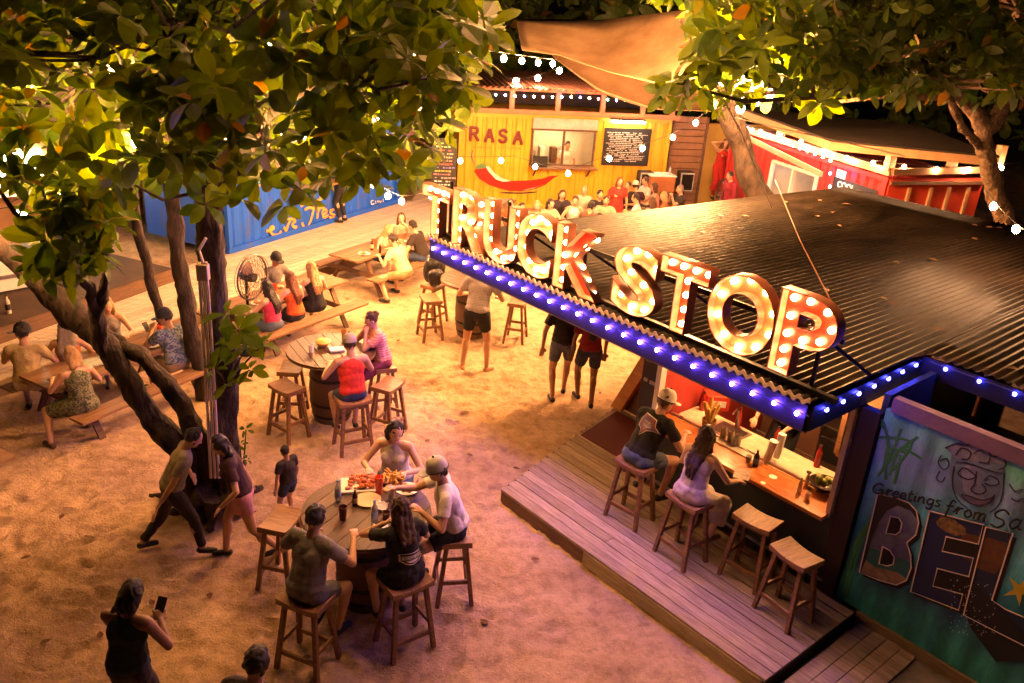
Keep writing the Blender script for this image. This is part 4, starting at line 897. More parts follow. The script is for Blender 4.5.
sat('woman in a pink top in front of the wooden counter', 658, 184, 160, top=('tank', 'pinkl', (.6, .25, .2)), hair=('bob', 'brown'), fem=True)
sat('man in a dark polo eating with both hands beside the black speaker', 684, 186, 190, hands=[(-.06, .3, 1.0), (.08, .3, 1.0)], top=('tee', 'black5', (.03, .02, .02)), hair=('short', 'grey'))
rc_ = random.Random(8)
for k, (px, py, fc, lb) in enumerate(((520, 203, -60, 'guest in a tan top between the letters and the blond woman'), (562, 190, -80, 'guest in a dark top behind the woman in the white halter top'), (585, 186, -100, 'guest in a pale top far back near the yellow wall'), (614, 190, -140, 'guest in an ochre top close beside the man in beige'), (649, 178, 200, 'guest in a white top far back beside the black speaker'), (668, 193, 170, 'guest in a rust top low beside the wooden stand'), (590, 203, 60, 'guest in a brown top with the back turned near the dark haired child'), (655, 199, 120, 'guest in a grey top at the roof edge beside the man in white'))):
    sat(lb, px, py, fc, top=('tee', 'c%d' % k, [(.4, .25, .15), (.03, .02, .03), (.6, .5, .4), (.5, .3, .08), (.7, .68, .62), (.45, .12, .05), (.15, .08, .05), (.25, .24, .24)][k]), hair=(['short', 'bob'][k % 2], ['dark', 'brown', 'blond'][k % 3]), fem=k % 2 == 1)
person('woman with long auburn hair in a red dress standing behind the seated guests', ground(W(619, 180, 1.58)), -80, 'stand', .98, top=('tee', 'red', (.6, .03, .02)), bottom=('skirt', 'red', (.6, .03, .02)), hair=('long', 'red'), skin=0, fem=True, vox=.018, group=GC)
person('person in a wine red shirt standing by the leaning trunk near the red container', ground(W(733, 176, 1.58)), 200, 'stand', 1.0, top=('long', 'wine', (.3, .02, .04)), bottom=('pants', 'wine', (.3, .02, .04)), hair=('short', 'dark'), vox=.018, group=GC)
person('person in black clothes leaning on the counter of the blue container', ground(W(343, 222, .25), .25), 160, 'stand', 1.02, lean=18, hands=[(-.2, .45, 1.15), (.2, .45, 1.15)], top=('long', 'black5', (.03, .02, .02)), bottom=('pants', 'black2', (.015, .015, .018)), hair=('short', 'dark'), group=GC)
# ================================================================== things on the tables
def item(name, label, cat, loc, rz=0, group=None): return root(name, loc, rz, label, cat, group)
def onp(px, py, z, o=0): return W(px, py, z)
tz = 1.053
def bottle_(loc, label, col, h=.24, r=.032, trans=0, group=None, cap=True, lab=None):
    t = item('bottle', label, 'bottle', loc, group=group); m_ = M('bottle_'+label[:12].replace(' ', '_'), col, .12, 0, trans=trans)
    MB().lathe([(.001, 0), (r, 0), (r, h*.6), (r*.9, h*.68), (r*.42, h*.82), (r*.4, h*.97)], n=14).build('body', m_, t, True)
    if lab: MB().lathe([(r+.001, h*.2), (r+.002, h*.22), (r+.002, h*.5), (r+.001, h*.52)], n=14).build('wrapper', M('wrap_%.2f' % lab[0], lab, .6, .1), t, True)
    if cap: MB().lathe([(r*.45, h*.95), (r*.45, h), (.001, h)], n=10).build('cap', M('cap_b', (.1, .25, .6), .4, 0) if trans else black, t, True)
    return t
bottle_(onp(338, 501, tz), 'clear water bottle with blue cap beside the food tray', (.75, .82, .9), trans=.7, lab=(.35, .45, .7))
bottle_(onp(374.5, 522, tz), 'clear water bottle with blue cap near the black shirt woman', (.75, .82, .9), trans=.7, lab=(.3, .42, .7))
bottle_(onp(355, 505, tz), 'dark sauce bottle beside the round plate', (.05, .015, .01), h=.17, r=.028, lab=(.55, .45, .2))
t = item('food_tray', 'white paper lined tray of fried orange food', 'tray', onp(362, 486, tz), R(12))
MB().box((0, 0, .012), (.42, .27, .02)).build('paper_liner', paper, t)
food = M('fried_food', (.6, .18, .03), .5, ns=30, col2=(.35, .06, .02), bump=.6, bs=50)
mb = MB(); 
for k in range(46): mb.ball((rng.uniform(-.17, .18), rng.uniform(-.1, .1), .03+rng.uniform(0, .045)), rng.uniform(.018, .036), 7, 5, (1, rng.uniform(.6, 1.2), .6))
mb.build('fried_food', food, t)
t = item('plate', 'round cream plate with a tortilla in the middle of the food table', 'plate', onp(368, 501, tz)); MB().lathe([(.06, 0), (.12, .015), (.13, .02), (.12, .02), (.06, .008)], n=28).build('dish', M('cream_plate', (.7, .5, .28), .4, .05), t, True)
t = item('basket', 'basket heaped with fries and chips', 'basket', onp(392, 483, tz)); MB().lathe([(.08, 0), (.13, .06), (.125, .06), (.075, .01)], n=20).build('bowl', M('wicker', (.3, .15, .06), .7, ns=30), t, True)
mb = MB()
for k in range(36):
    a_ = V((rng.uniform(-.09, .09), rng.uniform(-.09, .09), .05+rng.uniform(0, .05))); d_ = V((rng.uniform(-1, 1), rng.uniform(-1, 1), rng.uniform(-.2, .6))).normalized()*.04; mb.beam(a_-d_, a_+d_, .012, .012)
mb.build('fries', M('fries', (.7, .4, .08), .5, ns=20), t)
t = item('plate', 'small plate of salad under the reaching hand', 'plate', onp(407, 490, tz)); MB().lathe([(.06, 0), (.11, .015), (.12, .02), (.06, .008)], n=24).build('dish', whitep, t, True)
mb = MB(); [mb.ball((rng.uniform(-.06, .06), rng.uniform(-.06, .06), .03), rng.uniform(.015, .03), 6, 5, (1, 1, .5)) for k in range(16)]; mb.build('salad', M('salad', (.2, .25, .04), .6, ns=20, col2=(.5, .12, .04)), t)
def cup_(loc, label, col, h=.13, r=.04, liquid=None, group=None, trans=0, straw=False):
    t = item('cup', label, 'cup', loc, group=group); mt_ = M('cup_%s' % label[:10].replace(' ', '_'), col, .25, 0, trans=trans)
    MB().lathe([(.001, 0), (r*.75, 0), (r, h), (r*.93, h), (r*.7, .008)], n=16).build('body', mt_, t, True)
    if liquid: MB().lathe([(.001, h*.8), (r*.88, h*.8), (.001, h*.8+.001)], n=16).build('drink', M('drink_%.2f' % liquid[0], liquid, .2, 0), t)
    if straw: MB().tube([(0, 0, .02), (.02, .01, h+.07)], .004, 6).build('straw', whitep, t)
    return t
cup_(onp(379, 493, tz), 'tall cup with a red frozen drink and a white straw', (.7, .1, .04), .19, .045, (.7, .1, .03), straw=True)
cup_(onp(391, 499, tz), 'white plastic cup beside the red drink', (.75, .72, .68), .14, .042, None)
cup_(onp(343, 519, tz), 'glass of dark cola held by the man in grey', (.1, .04, .03), .14, .042, (.03, .01, .01))
cup_(onp(386, 521, tz), 'short glass of dark drink by the crumpled napkin', (.12, .05, .03), .1, .038, (.03, .01, .01))
def napkin(loc, label):
    mb = MB(); n = 7
    for j in range(n):
        for i in range(n): mb.v.append(((i-3)*.025+rng.uniform(-.006, .006), (j-3)*.025+rng.uniform(-.006, .006), .02+rng.uniform(-.012, .03)))
    mb.f = [(j*n+i, j*n+i+1, (j+1)*n+i+1, (j+1)*n+i) for j in range(n-1) for i in range(n-1)]; o = mb.build('napkin', paper, None, True); o.location = loc; return tag(o, label, 'napkin')
napkin(onp(380, 508, tz), 'crumpled white napkin between the plate and the water bottle'); napkin(onp(379, 531, tz), 'crumpled napkin at the near rim of the food table')
t = item('bowl', 'yellow bowl on the table of the guest in red', 'bowl', onp(323, 346, tz)); MB().lathe([(.001, 0), (.06, 0), (.11, .07), (.1, .085), (.05, .1), (.001, .105)], n=22).build('dish', M('yellow_bowl', (.7, .48, .1), .5, .1, ns=12), t, True)
o = MB().box((0, 0, .012), (.2, .14, .022)).build('book', paper); o.location = onp(337, 350, tz); o.rotation_euler = (0, 0, .4); tag(o, 'white folded menu lying beside the yellow bowl', 'menu')
o = MB().box((0, 0, .01), (.36, .26, .02)).build('book', M('menu_print', (.55, .5, .42), .5, ns=14, col2=(.2, .35, .25))); o.location = W(93, 363, .765); o.rotation_euler = (0, 0, .8); tag(o, 'open colourful magazine on the picnic table by the trunk', 'magazine')
bottle_(W(372, 250, .755), 'dark beer bottle on the boardwalk picnic table', (.06, .02, .01), h=.23, lab=(.5, .4, .2)); bottle_(W(380, 253, .755), 'second dark bottle beside the beer bottle', (.04, .02, .012), h=.2, r=.03)
GP = 'plates and cups on the picnic tables'
def plate_(loc, label, col):
    t = item('plate', label, 'plate', loc, group=GP); MB().lathe([(.06, 0), (.11, .014), (.12, .02), (.06, .008)], n=20).build('dish', whitep, t, True)
    mb = MB(); [mb.ball((rng.uniform(-.06, .06), rng.uniform(-.06, .06), .03), rng.uniform(.015, .03), 6, 5, (1, 1, .6)) for k in range(12)]; mb.build('food', M('food_%.2f' % col[0], col, .6, ns=20), t)
for c_, d_, n_, nm in ((cA, dA, nA, 'by the leaning tree'), (cB, dB, nB, 'in front of the three women'), (cC, dC, nC, 'by the boardwalk')):
    for q, (a_, b_) in enumerate(((-.7, -.15), (-.1, .12), (.5, -.12), (.85, .15))):
        P_ = c_+d_*a_+n_*b_+V((0, 0, .755))
        if q % 2 == 0: plate_(P_, 'white plate of food on the picnic table '+nm, [(.5, .2, .05), (.4, .3, .1), (.3, .12, .04)][q//2 % 3])
        else: cup_(P_, 'drink cup on the picnic table '+nm, [(.7, .1, .05), (.75, .72, .68)][q//2], .13, .04, (.4, .1, .03), group=GP)
cup_(onp(344, 340, tz), 'tall amber drink in front of the woman in pink stripes', (.5, .22, .05), .15, .038, (.5, .2, .04)); cup_(onp(311, 352, tz), 'white cup near the yellow bowl', (.7, .66, .6), .11, .038)
# backpack on its stool
bpk = item('backpack', 'black backpack resting on a stool beside the blue lights', 'backpack', W(434, 284, .765), R(20)); b_ = MB(); elo(b_, (0, 0, .28), (.21, .16, .3), Matrix.Identity(3)); elo(b_, (0, -.15, .18), (.16, .08, .15), Matrix.Identity(3)); remeshed('bag', b_, .012, M('black_nylon', (.015, .014, .018), .4, .2, ns=14), bpk, 2, .018, 9)
for sx in (-.09, .09): MB().tube([(sx, .1, .42), (sx*1.1, .19, .3), (sx*1.2, .13, .08)], .017, 6).build('strap', black, bpk, True)
# phone in the hands of the nearest person
fb = bpy.data.objects
def local_item(mb, name, mat, label, cat, p0, face, lp): 
    o = mb.build(name, mat); o.location = V(p0)+Matrix.Rotation(R(face-90), 3, 'Z') @ V(lp); o.rotation_euler = (.9, 0, R(face-90)); return tag(o, label, cat)
local_item(MB().box((0, 0, 0), (.075, .15, .009)), 'phone', black, 'dark phone held by the person in the dark top', 'phone', ground(fp), 80, (.09, .33, 1.18))
local_item(MB().box((0, 0, 0), (.075, .15, .009)), 'phone', black, 'phone held up by the man in the blue floral shirt', 'phone', bp_at(178, 368), 150, (-.12, .45, 1.0))
# ------------------------------------------------------------------ bar counter things
def C_(px, py, z=1.11): return W(px, py, z)
t = item('fruit_bowl', 'dark bowl of green limes and avocados at the counter end', 'bowl', C_(823, 490, 1.11)); MB().lathe([(.001, 0), (.07, 0), (.1, .02), (.165, .1), (.155, .1), (.08, .03), (.001, .02)], n=24).build('bowl', M('dark_bowl', (.03, .02, .015), .3, .1), t, True)
for k in range(9):
    q = (rng.uniform(-.08, .08), rng.uniform(-.08, .08), .09+.035*(k % 3)); MB().ball(q, .038, 10, 8, (1, 1.25, .9)).build('lime', M('lime', (.22, .26, .03), .4, ns=8), t, True)
bottle_(C_(799, 492), 'slim sauce bottle with a white label by the fruit bowl', (.4, .3, .25), h=.17, r=.022, lab=(.6, .5, .45)); bottle_(C_(806, 486), 'slim sauce bottle with blue cap by the fruit bowl', (.5, .42, .35), h=.17, r=.022, lab=(.61, .5, .4))
cup_(C_(807, 499), 'small white cup standing at the counter edge', (.7, .6, .5), .08, .03, None)
GJ = 'jar glasses lined up on the bar mat'
for k, (x, y) in enumerate(((723, 437), (730, 441), (737, 445))):
    t = item('jar_glass', 'clear jar glass in a row of three on the bar mat', 'glass', C_(x, y, 1.13), group=GJ); MB().lathe([(.001, 0), (.036, 0), (.038, .11), (.033, .13), (.03, .13), (.033, .01)], n=14).build('jar', M('jar', (.6, .5, .35), .12, 0, trans=.6), t, True)
t = item('bar_mat', 'pale rubber mat under the jar glasses', 'mat', C_(735, 449, 1.112), BAZ); MB().box((0, 0, .006), (.55, .12, .012)).build('mat', M('pale_mat', (.55, .5, .36), .7), t)
for k, (x, y, l_) in enumerate(((766, 462, 'leaning stack of white plastic cups beside a dark bottle'), (776, 458, 'upright stack of white cups behind the leaning one'))):
    t = item('cup_stack', l_, 'cup stack', C_(x, y, 1.11))
    mb = MB()
    for q in range(9): mb.lathe([(.034, q*.025), (.045, q*.025+.09), (.046, q*.025+.095), (.04, q*.025+.09)], n=16)
    o = mb.build('stacked_cup_sleeve', plastic_white, t, True); o.rotation_euler = (.12*(1-k*2), .1, 0)
bottle_(C_(755, 466), 'dark bottle with a blue label at the cup stacks', (.03, .02, .03), h=.2, lab=(.12, .2, .5)); cup_(C_(733, 447, 1.11), 'clear glass of water by the woman in the pale dress', (.8, .8, .85), .13, .035, None, trans=.8); cup_(C_(748, 462), 'small tumbler on the bar counter', (.8, .75, .7), .08, .035, None, trans=.6)
for x, y, l_ in ((773, 477, 'white round coaster on the orange counter'), (763, 483, 'small pale coaster nearer the counter edge')):
    o = MB().cyl((0, 0, 0), .045 if x == 773 else .03, .004, 20).build('coaster', paper); o.location = C_(x, y, 1.109); tag(o, l_, 'coaster')
o = MB().box((0, 0, 0), (.17, .24, .008)).build('menu_card', M('menu_dark', (.12, .08, .06), .5, ns=25, col2=(.4, .3, .2))); o.location = C_(742, 474, 1.113); o.rotation_euler = (0, 0, BAZ+.5); tag(o, 'dark printed menu card on the counter', 'menu')
t = item('napkin_basket', 'basket stuffed with crumpled yellow paper behind the counter', 'basket', C_(708, 428, 1.09)); MB().lathe([(.07, 0), (.09, .12), (.08, .12), (.06, .01)], n=16).build('basket', M('wicker', (.3, .15, .06)), t, True)
mb = MB()
for k in range(9):
    an = k*.7; mb.tube([(0, 0, .08), (.04*cos(an), .04*sin(an), .2), (.1*cos(an), .1*sin(an), .3+.03*(k % 3))], [.03, .035, .012], 6)
mb.build('crumpled_paper', M('yellow_paper', (.6, .4, .1), .7), t, True)
# behind the counter: bottles, sink, tools
rb = random.Random(4)
for z in (1.465, 1.865, 1.16):
    for k in range(11):
        x = -2.75+k*.18; c = rb.choice([(.2, .06, .02), (.05, .12, .05), (.5, .35, .15), (.5, .45, .4), (.3, .02, .02)])
        p = B0+BU*x-BVv*(2.25 if z > 1.3 else .7)+V((0, 0, z if z > 1.3 else 1.07))
        if z < 1.3 and k % 3: continue
        bottle_(p, ['liquor bottle on the upper back shelf', 'liquor bottle on the lower back shelf', 'bottle on the inner work counter'][0 if z > 1.8 else 1 if z > 1.4 else 2], c, h=rb.uniform(.24, .31), r=.035, group=['bottles on the upper bar shelf', 'bottles on the lower bar shelf', 'bottles on the work counter'][0 if z > 1.8 else 1 if z > 1.4 else 2])
for k, (u, v, l_) in enumerate(((-.75, -.55, 'round black drain in the pale counter near the window post'), (-1.1, -.5, 'small round tap fitting in the pale counter'))):
    o = MB().lathe([(.025, 0), (.03, .012), (.012, .02), (.001, .02)], n=14).build('counter_fitting', blackm, None, True); o.location = BP(u, v, 1.071); tag(o, l_, 'fitting')
t = item('sink', 'steel sink let into the work counter', 'sink', BP(-2.2, -.52, 1.072), BAZ); MB().box((0, 0, .005), (.42, .34, .01)).build('rim', steel, t); MB().box((0, 0, .012), (.36, .28, .006)).build('basin', M('dark_steel', (.08, .08, .08), .3, 0, metal=.8), t)
MB().tube([(0, .15, 0), (0, .15, .22), (0, .08, .27), (0, .02, .22)], .012, 8).build('tap', steel, t, True)
t = item('grill_machine', 'steel countertop machine at the back of the bar', 'machine', BP(-1.35, -1.9, .2), BAZ); MB().box((0, 0, .45), (.6, .5, .9)).build('body', steel, t, bevel=.01); MB().box((0, -.26, .6), (.5, .02, .3)).build('door', black, t)
t = item('box', 'red crate on the shelf by the red side wall of the bar', 'crate', BP(-2.7, -.9, 1.07)); MB().box((0, 0, .1), (.3, .22, .2)).build('body', M('red_plastic', (.5, .04, .02), .4, .1), t, bevel=.01); MB().box((0, -.115, .1), (.2, .01, .08)).build('panel', whitep, t)
person('bar worker in a dark apron standing behind the counter', BP(-1.9, -1.3, .2), math.degrees(BAZ)-90, 'stand', 1.0, lean=12, hands=[(-.2, .4, 1.0), (.2, .4, 1.0)], top=('tee', 'brownshirt', (.18, .09, .06)), bottom=('pants', 'black2', (.015, .015, .018)), hair=('short', 'dark'), group=None)
# bar lamps (warm) hanging inside, and the strips above the counter
t = item('pendant_lamp', 'warm bare bulb hanging inside the bar over the work counter', 'lamp', BP(-1.2, -.7, 2.3)); MB().ball((0, 0, -.1), .045, 12, 8).build('bulb', EM('bar_bulb', (1, .45, .16), 560), t, True); MB().tube([(0, 0, -.05), (0, 0, .2)], .012, 6).build('cord', black, t)
dup(t, BP(-2.5, -.9, 2.3), 0, 'warm bare bulb hanging inside the bar by the red wall')
# ------------------------------------------------------------------ leaning plywood sheet and menu strip by the bar
t = item('plywood_panel', 'orange plywood panel leaning on the deck corner', 'panel', BP(-4.6, -1.1, .2), BAZ)
ply = M('plywood', (.55, .3, .1), .6, ns=3, col2=(.38, .17, .05), stretch=(1, 1, 6))
mb = MB(); lean_ = .5
vs = [(x+lean_*z/1.1, y, z) for z in (0, 1.1) for x, y in ((0, 0), (.2, 0), (.2, .7), (0, .7))]; mb.add(vs, [(3, 2, 1, 0), (4, 5, 6, 7), (0, 1, 5, 4), (1, 2, 6, 5), (2, 3, 7, 6), (3, 0, 4, 7)]); mb.build('sheet', ply, t, bevel=.004)
mb = MB(); mb.box((.45, .35, .2), (.5, .5, .4)); mb.build('foot_block', darkwood, t)
def chalk(parent, x0, x1, z0, z1, rows, y, cols, seed, dens=.8):
    r_ = random.Random(seed); groups = {}
    dz = (z1-z0)/rows
    for i in range(rows):
        c = cols[i % len(cols)] if len(cols) < rows else cols[i]; mb = groups.setdefault(c, MB()); x = x0+r_.uniform(0, .1)*(x1-x0); z = z1-(i+.5)*dz; xe = x1-r_.uniform(0, .25)*(x1-x0)
        while x < xe:
            w_ = r_.uniform(.3, 1.3)*dz; 
            if r_.random() < dens: mb.box((x+w_/2, y, z+r_.uniform(-.05, .05)*dz), (w_, .002, dz*r_.uniform(.25, .5)))
            x += w_+dz*.25
    for c, mb in groups.items():
        if mb.v: mb.build('chalk_lettering', M('chalk_%.2f_%.2f' % (c[0], c[2]), c, .9, .1, ns=60), parent)
t = item('menu_strip', 'tall black menu strip with white signs beside the white window post', 'menu board', BP(-3.07, .02, 1.3), BAZ); MB().box((0, 0, 0), (.22, .03, 2.0)).build('board', black, t); chalk(t, -.09, .09, -.9, .95, 14, -.018, [(.55, .5, .45), (.4, .35, .3)], 3)
# ================================================================== containers and surroundings
def corrwall(mb, x0, x1, z0, z1, y=0.0, per=.28, dep=.036):
    x = math.floor(x0/per)*per; P = []
    while x < x1+per:
        for f, d in ((0, 0), (.25, 0), (.4, 1), (.65, 1), (.8, 0)):
            q = x+f*per*1.0
            if x0-1e-6 <= q <= x1+1e-6: P.append((q, d))
        x += per
    if not P or P[0][0] > x0+1e-4: P.insert(0, (x0, 0))
    if P[-1][0] < x1-1e-4: P.append((x1, 0))
    vs = [(a, y+d*dep, z0) for a, d in P]+[(a, y+d*dep, z1) for a, d in P]; n = len(P)
    mb.add(vs, [(i, i+1, n+i+1, n+i) for i in range(n-1)]); return mb
def frame_of(o): 
    a = o.rotation_euler[2]; u = V((cos(a), sin(a), 0)); n = V((sin(a), -cos(a), 0)); return V(o.location), u, n
def loc_on(o, px, py, y=0.0):
    L0, u, n = frame_of(o); p = onplane(px, py, L0-n*y, n); return ((p-L0).dot(u), p.z-L0.z)
def shell(r, L, Dp, H, mat, openings=(), endmat=None):
    mb = MB(); xs_ = sorted({0, L, *[a for o in openings for a in o[:2]]})
    for a, b in zip(xs_, xs_[1:]):
        op = [o for o in openings if o[0] <= a+1e-6 and o[1] >= b-1e-6]
        if op: corrwall(mb, a, b, .12, op[0][2]); corrwall(mb, a, b, op[0][3], H-.1)
        else: corrwall(mb, a, b, .12, H-.1)
    mb.build('front_wall', mat, r)
    mb = MB(); mb.box((L/2, 0, .06), (L, .09, .12)); mb.box((L/2, 0, H-.05), (L, .09, .1)); mb.box((.05, -.005, H/2), (.1, .1, H-.2)); mb.box((L-.05, -.005, H/2), (.1, .1, H-.2)); mb.build('frame', mat, r)
    em = endmat or mat
    MB().box((.03, Dp/2+.06, H/2), (.04, Dp-.1, H-.02)).build('end_wall', em, r); MB().box((L-.03, Dp/2+.06, H/2), (.04, Dp-.1, H-.02)).build('end_wall', em, r)
    MB().box((L/2, Dp, H/2), (L-.1, .04, H-.02)).build('back_wall', em, r); MB().box((L/2, Dp/2+.04, H-.03), (L-.12, Dp-.1, .03)).build('roof', em, r); MB().box((L/2, Dp/2+.04, .1), (L-.12, Dp-.1, .04)).build('floor', darkwood, r)
# ---- yellow
yel = grime(M('yellow_paint', (.68, .38, .02), .45, .08, ns=2, bump=.05), (.3, .14, .03), .58, .74)
ras = root('yellow_container', (-1.86, 23.41, 0), R(14.5), 'yellow food container painted with a red chili and the word RASA', 'container')
w0 = loc_on(ras, 533, 129); w1 = loc_on(ras, 592, 166)
shell(ras, 6.17, 2.4, 2.6, yel, [(w0[0], w1[0], w1[1], w0[1])])
lit = M('kitchen_wall', (.75, .68, .55), .6, .1, ns=3)
MB().box(((w0[0]+w1[0])/2, 1.5, 1.5), (w1[0]-w0[0]+1.2, .04, 2)).build('kitchen_wall', lit, ras)
wm = (w0[0]+w1[0])/2; ww = w1[0]-w0[0]
mb = MB()
for a in (w0[0], wm, w1[0]): mb.box((a, -.01, (w0[1]+w1[1])/2), (.05, .08, w0[1]-w1[1]))
for z in (w0[1], w1[1]): mb.box((wm, -.012, z), (ww+.1, .08, .05))
mb.build('window_frame', darkwood, ras)
MB().box((wm, -.2, w1[1]-.03), (ww+.1, .42, .04)).build('counter', wood, ras)
for x in (w0[0]+.1, w1[0]-.15): MB().beam((x, -.02, w1[1]-.3), (x, -.3, w1[1]-.06), .04, .04, V((1, 0, 0))).build('bracket', darkwood, ras)
MB().box((wm, -.05, w0[1]+.18), (ww+.05, .05, .3)).build('hatch', M('pale_soffit', (.5, .42, .35), .6), ras)
for k, x in enumerate((.25, .55, .9, 1.2, 1.45)): MB().box((w0[0]+x, .9, w1[1]+.12+.06*(k % 2)), (.16, .3, .25+.1*(k % 3))).build('kitchen_box', [steel, whitep, darkwood][k % 3], ras)
MB().box((w0[0]+.2, -.3, w1[1]+.15), (.42, .03, .3)).build('small_menu', black, ras)
redp = M('chili_red', (.32, .012, .006), .4, .06); rdk = M('sign_dark_red', (.11, .006, .004), .5, .05)
c4 = lambda pts: [loc_on(ras, 440+a/6.83, 100+b/6.83) for a, b in pts]
def flat(poly, lift, mat, name, par): mb = MB(); mb.prism(poly, -lift, -lift+.004); return mb.build(name, mat, par)
flat(c4([(232, 485), (250, 462), (300, 450), (335, 455), (352, 478), (385, 518), (440, 545), (480, 552), (560, 550), (620, 547), (700, 535), (755, 517), (812, 514), (770, 537), (720, 577), (650, 607), (560, 622), (470, 620), (400, 602), (330, 577), (265, 535)]), .02, redp, 'chili', ras)
flat(c4([(240, 465), (250, 445), (290, 432), (322, 440), (300, 465), (262, 470)]), .026, M('chili_green', (.1, .25, .08), .5), 'chili_cap', ras)
flat(c4([(310, 455), (332, 450), (372, 500), (420, 532), (480, 552), (430, 558), (380, 540), (335, 492)]), .03, whitep, 'chili_shine', ras)
flat(c4([(560, 617), (640, 600), (700, 575), (650, 595), (600, 606)]), .03, whitep, 'chili_shine', ras)
flat(c4([(398, 630), (450, 627), (560, 630), (662, 622), (655, 632), (560, 640), (440, 638)]), .022, black, 'painted_line', ras)
strokes([c4([(222, 340), (215, 375), (222, 410), (240, 440)])], .05, .03, ras, 'chili_stem', M('stem_brown', (.2, .17, .1), .6))
R_ = [[(0, 0), (0, 1)], [(0, 1), (.45, 1), (.62, .88), (.62, .65), (.45, .52), (0, .5)], [(.35, .5), (.7, 0)], [(-.12, 0), (.14, 0)], [(-.12, 1), (.14, 1)], [(.58, 0), (.85, 0)]]
A_ = [[(.08, 0), (.42, 1)], [(.42, 1), (.78, 0)], [(.2, .35), (.65, .35)], [(-.05, 0), (.22, 0)], [(.62, 0), (.92, 0)]]
S_ = [[(.62, .75), (.6, .92), (.35, 1), (.1, .9), (.05, .7), (.2, .55), (.5, .45), (.66, .28), (.58, .07), (.35, 0), (.1, .06), (.02, .25)]]
q0 = loc_on(ras, 470, 139.5); q1 = loc_on(ras, 523, 140.5); hh = loc_on(ras, 470, 127.3)[1]-q0[1]; pit = (q1[0]-q0[0])/4.0; ls = []
for k, g in enumerate((R_, A_, S_, A_)):
    for l in g:
        l2 = [(q0[0]+k*pit*1.08+a*hh*.92, q0[1]-.02*k+b*hh) for a, b in l]
        ls.append(l2 if len(l2) > 2 else [l2[0], ((l2[0][0]+l2[1][0])/2, (l2[0][1]+l2[1][1])/2), l2[1]])
strokes(ls, .1, .022, ras, 'lettering', rdk)
chalk(ras, q0[0], q1[0]+.1, q0[1]-.27, q0[1]-.13, 1, -.012, [(.5, .3, .05)], 9, .9)
m0 = loc_on(ras, 605, 127.5, -.05); m1 = loc_on(ras, 647, 166, -.05)
t = item('menu_board', 'large black chalkboard menu on the yellow container', 'menu board', ras.location+V((0, 0, 0)), R(14.5)); mc_ = ((m0[0]+m1[0])/2, (m0[1]+m1[1])/2)
MB().box((mc_[0], -.06, mc_[1]), (m1[0]-m0[0], .03, m0[1]-m1[1])).build('board', black, t); chalk(t, m0[0]+.06, m1[0]-.06, m1[1]+.1, m0[1]-.1, 17, -.078, [(.7, .66, .6)], 21, .85)
t = item('tube_lamp', 'bright white lamp strip above the chalkboard menu', 'lamp', ras.location, R(14.5)); l0 = loc_on(ras, 612, 121, -.2); l1 = loc_on(ras, 645, 123, -.2)
MB().box(((l0[0]+l1[0])/2, -.2, (l0[1]+l1[1])/2), (l1[0]-l0[0], .07, .05)).build('tube', EM('tube_white', (1, .8, .5), 26), t); MB().box(((l0[0]+l1[0])/2, -.1, (l0[1]+l1[1])/2+.05), (l1[0]-l0[0]+.05, .2, .03)).build('housing', blackm, t)
t = item('ceiling_lamp', 'bright lamp inside the yellow container kitchen', 'lamp', ras.location+Matrix.Rotation(R(14.5), 3, 'Z') @ V((wm, .7, 2.3))); MB().ball((0, 0, 0), .09, 12, 8).build('bulb', EM('kitchen_lamp', (1, .75, .42), 60), t, True); MB().tube([(0, 0, .05), (0, 0, .2)], .02, 6).build('cord', black, t)
Lr, ur, nr = frame_of(ras)
person('kitchen worker in a white shirt inside the yellow container window', Lr+ur*(w0[0]+1.25)-nr*.75+V((0, 0, .1)), -75, 'stand', 1.0, top=('tee', 'white', (.78, .74, .72)), bottom=('pants', 'black2', (.015, .015, .018)), hair=('short', 'dark'), vox=.02, group=None)
oran = M('orange_beam', (.5, .17, .06), .6, .12, ns=4)
pg = root('pergola_roof', ras.location, R(14.5), 'dark sheet roof on orange beams above the yellow container', 'roof')
MB().box((3.1, -.1, 2.68), (6.5, .1, .13)).build('beam', oran, pg); MB().box((3.1, -.3, 3.3), (6.7, .08, .1)).build('beam', oran, pg)
for x in (.1, 1.4, 2.7, 4.0, 5.2, 6.1): MB().box((x, -.1, 3.0), (.13, .1, .55)).build('post', oran, pg)
corr(-.3, 6.6, -.5, 2.8, 3.36, .16, .02, 2, lambda x, y: .05*y).build('sheet', M('dark_red_roof', (.12, .045, .03), .5, .3, ns=3, metal=.2), pg, True)
MB().box((3.1, 1.8, 3.0), (6.2, .05, .7)).build('back_panel', M('dark_back', (.03, .02, .015), .8), pg)
def colr(c, s): return EM('mini_%.1f_%.1f' % (c[0], c[2]), c, s)
minis = [colr((1, .55, .2), 70), colr((.1, .15, 1), 60), colr((1, .6, .3), 71), colr((1, .08, .1), 50), colr((.15, .7, .4), 40), colr((.4, .3, 1), 60)]
def RL(x, y, z): return Lr+ur*x-nr*y+V((0, 0, z))
mkstring('fairy_lights', 'coloured fairy lights under the roof of the yellow container', 'string lights', 'coloured fairy lights', [RL(-.3, -.4, 3.22), RL(3.1, -.4, 3.2), RL(6.5, -.4, 3.22)], 26, None, .028, .05, .03, colors=minis)
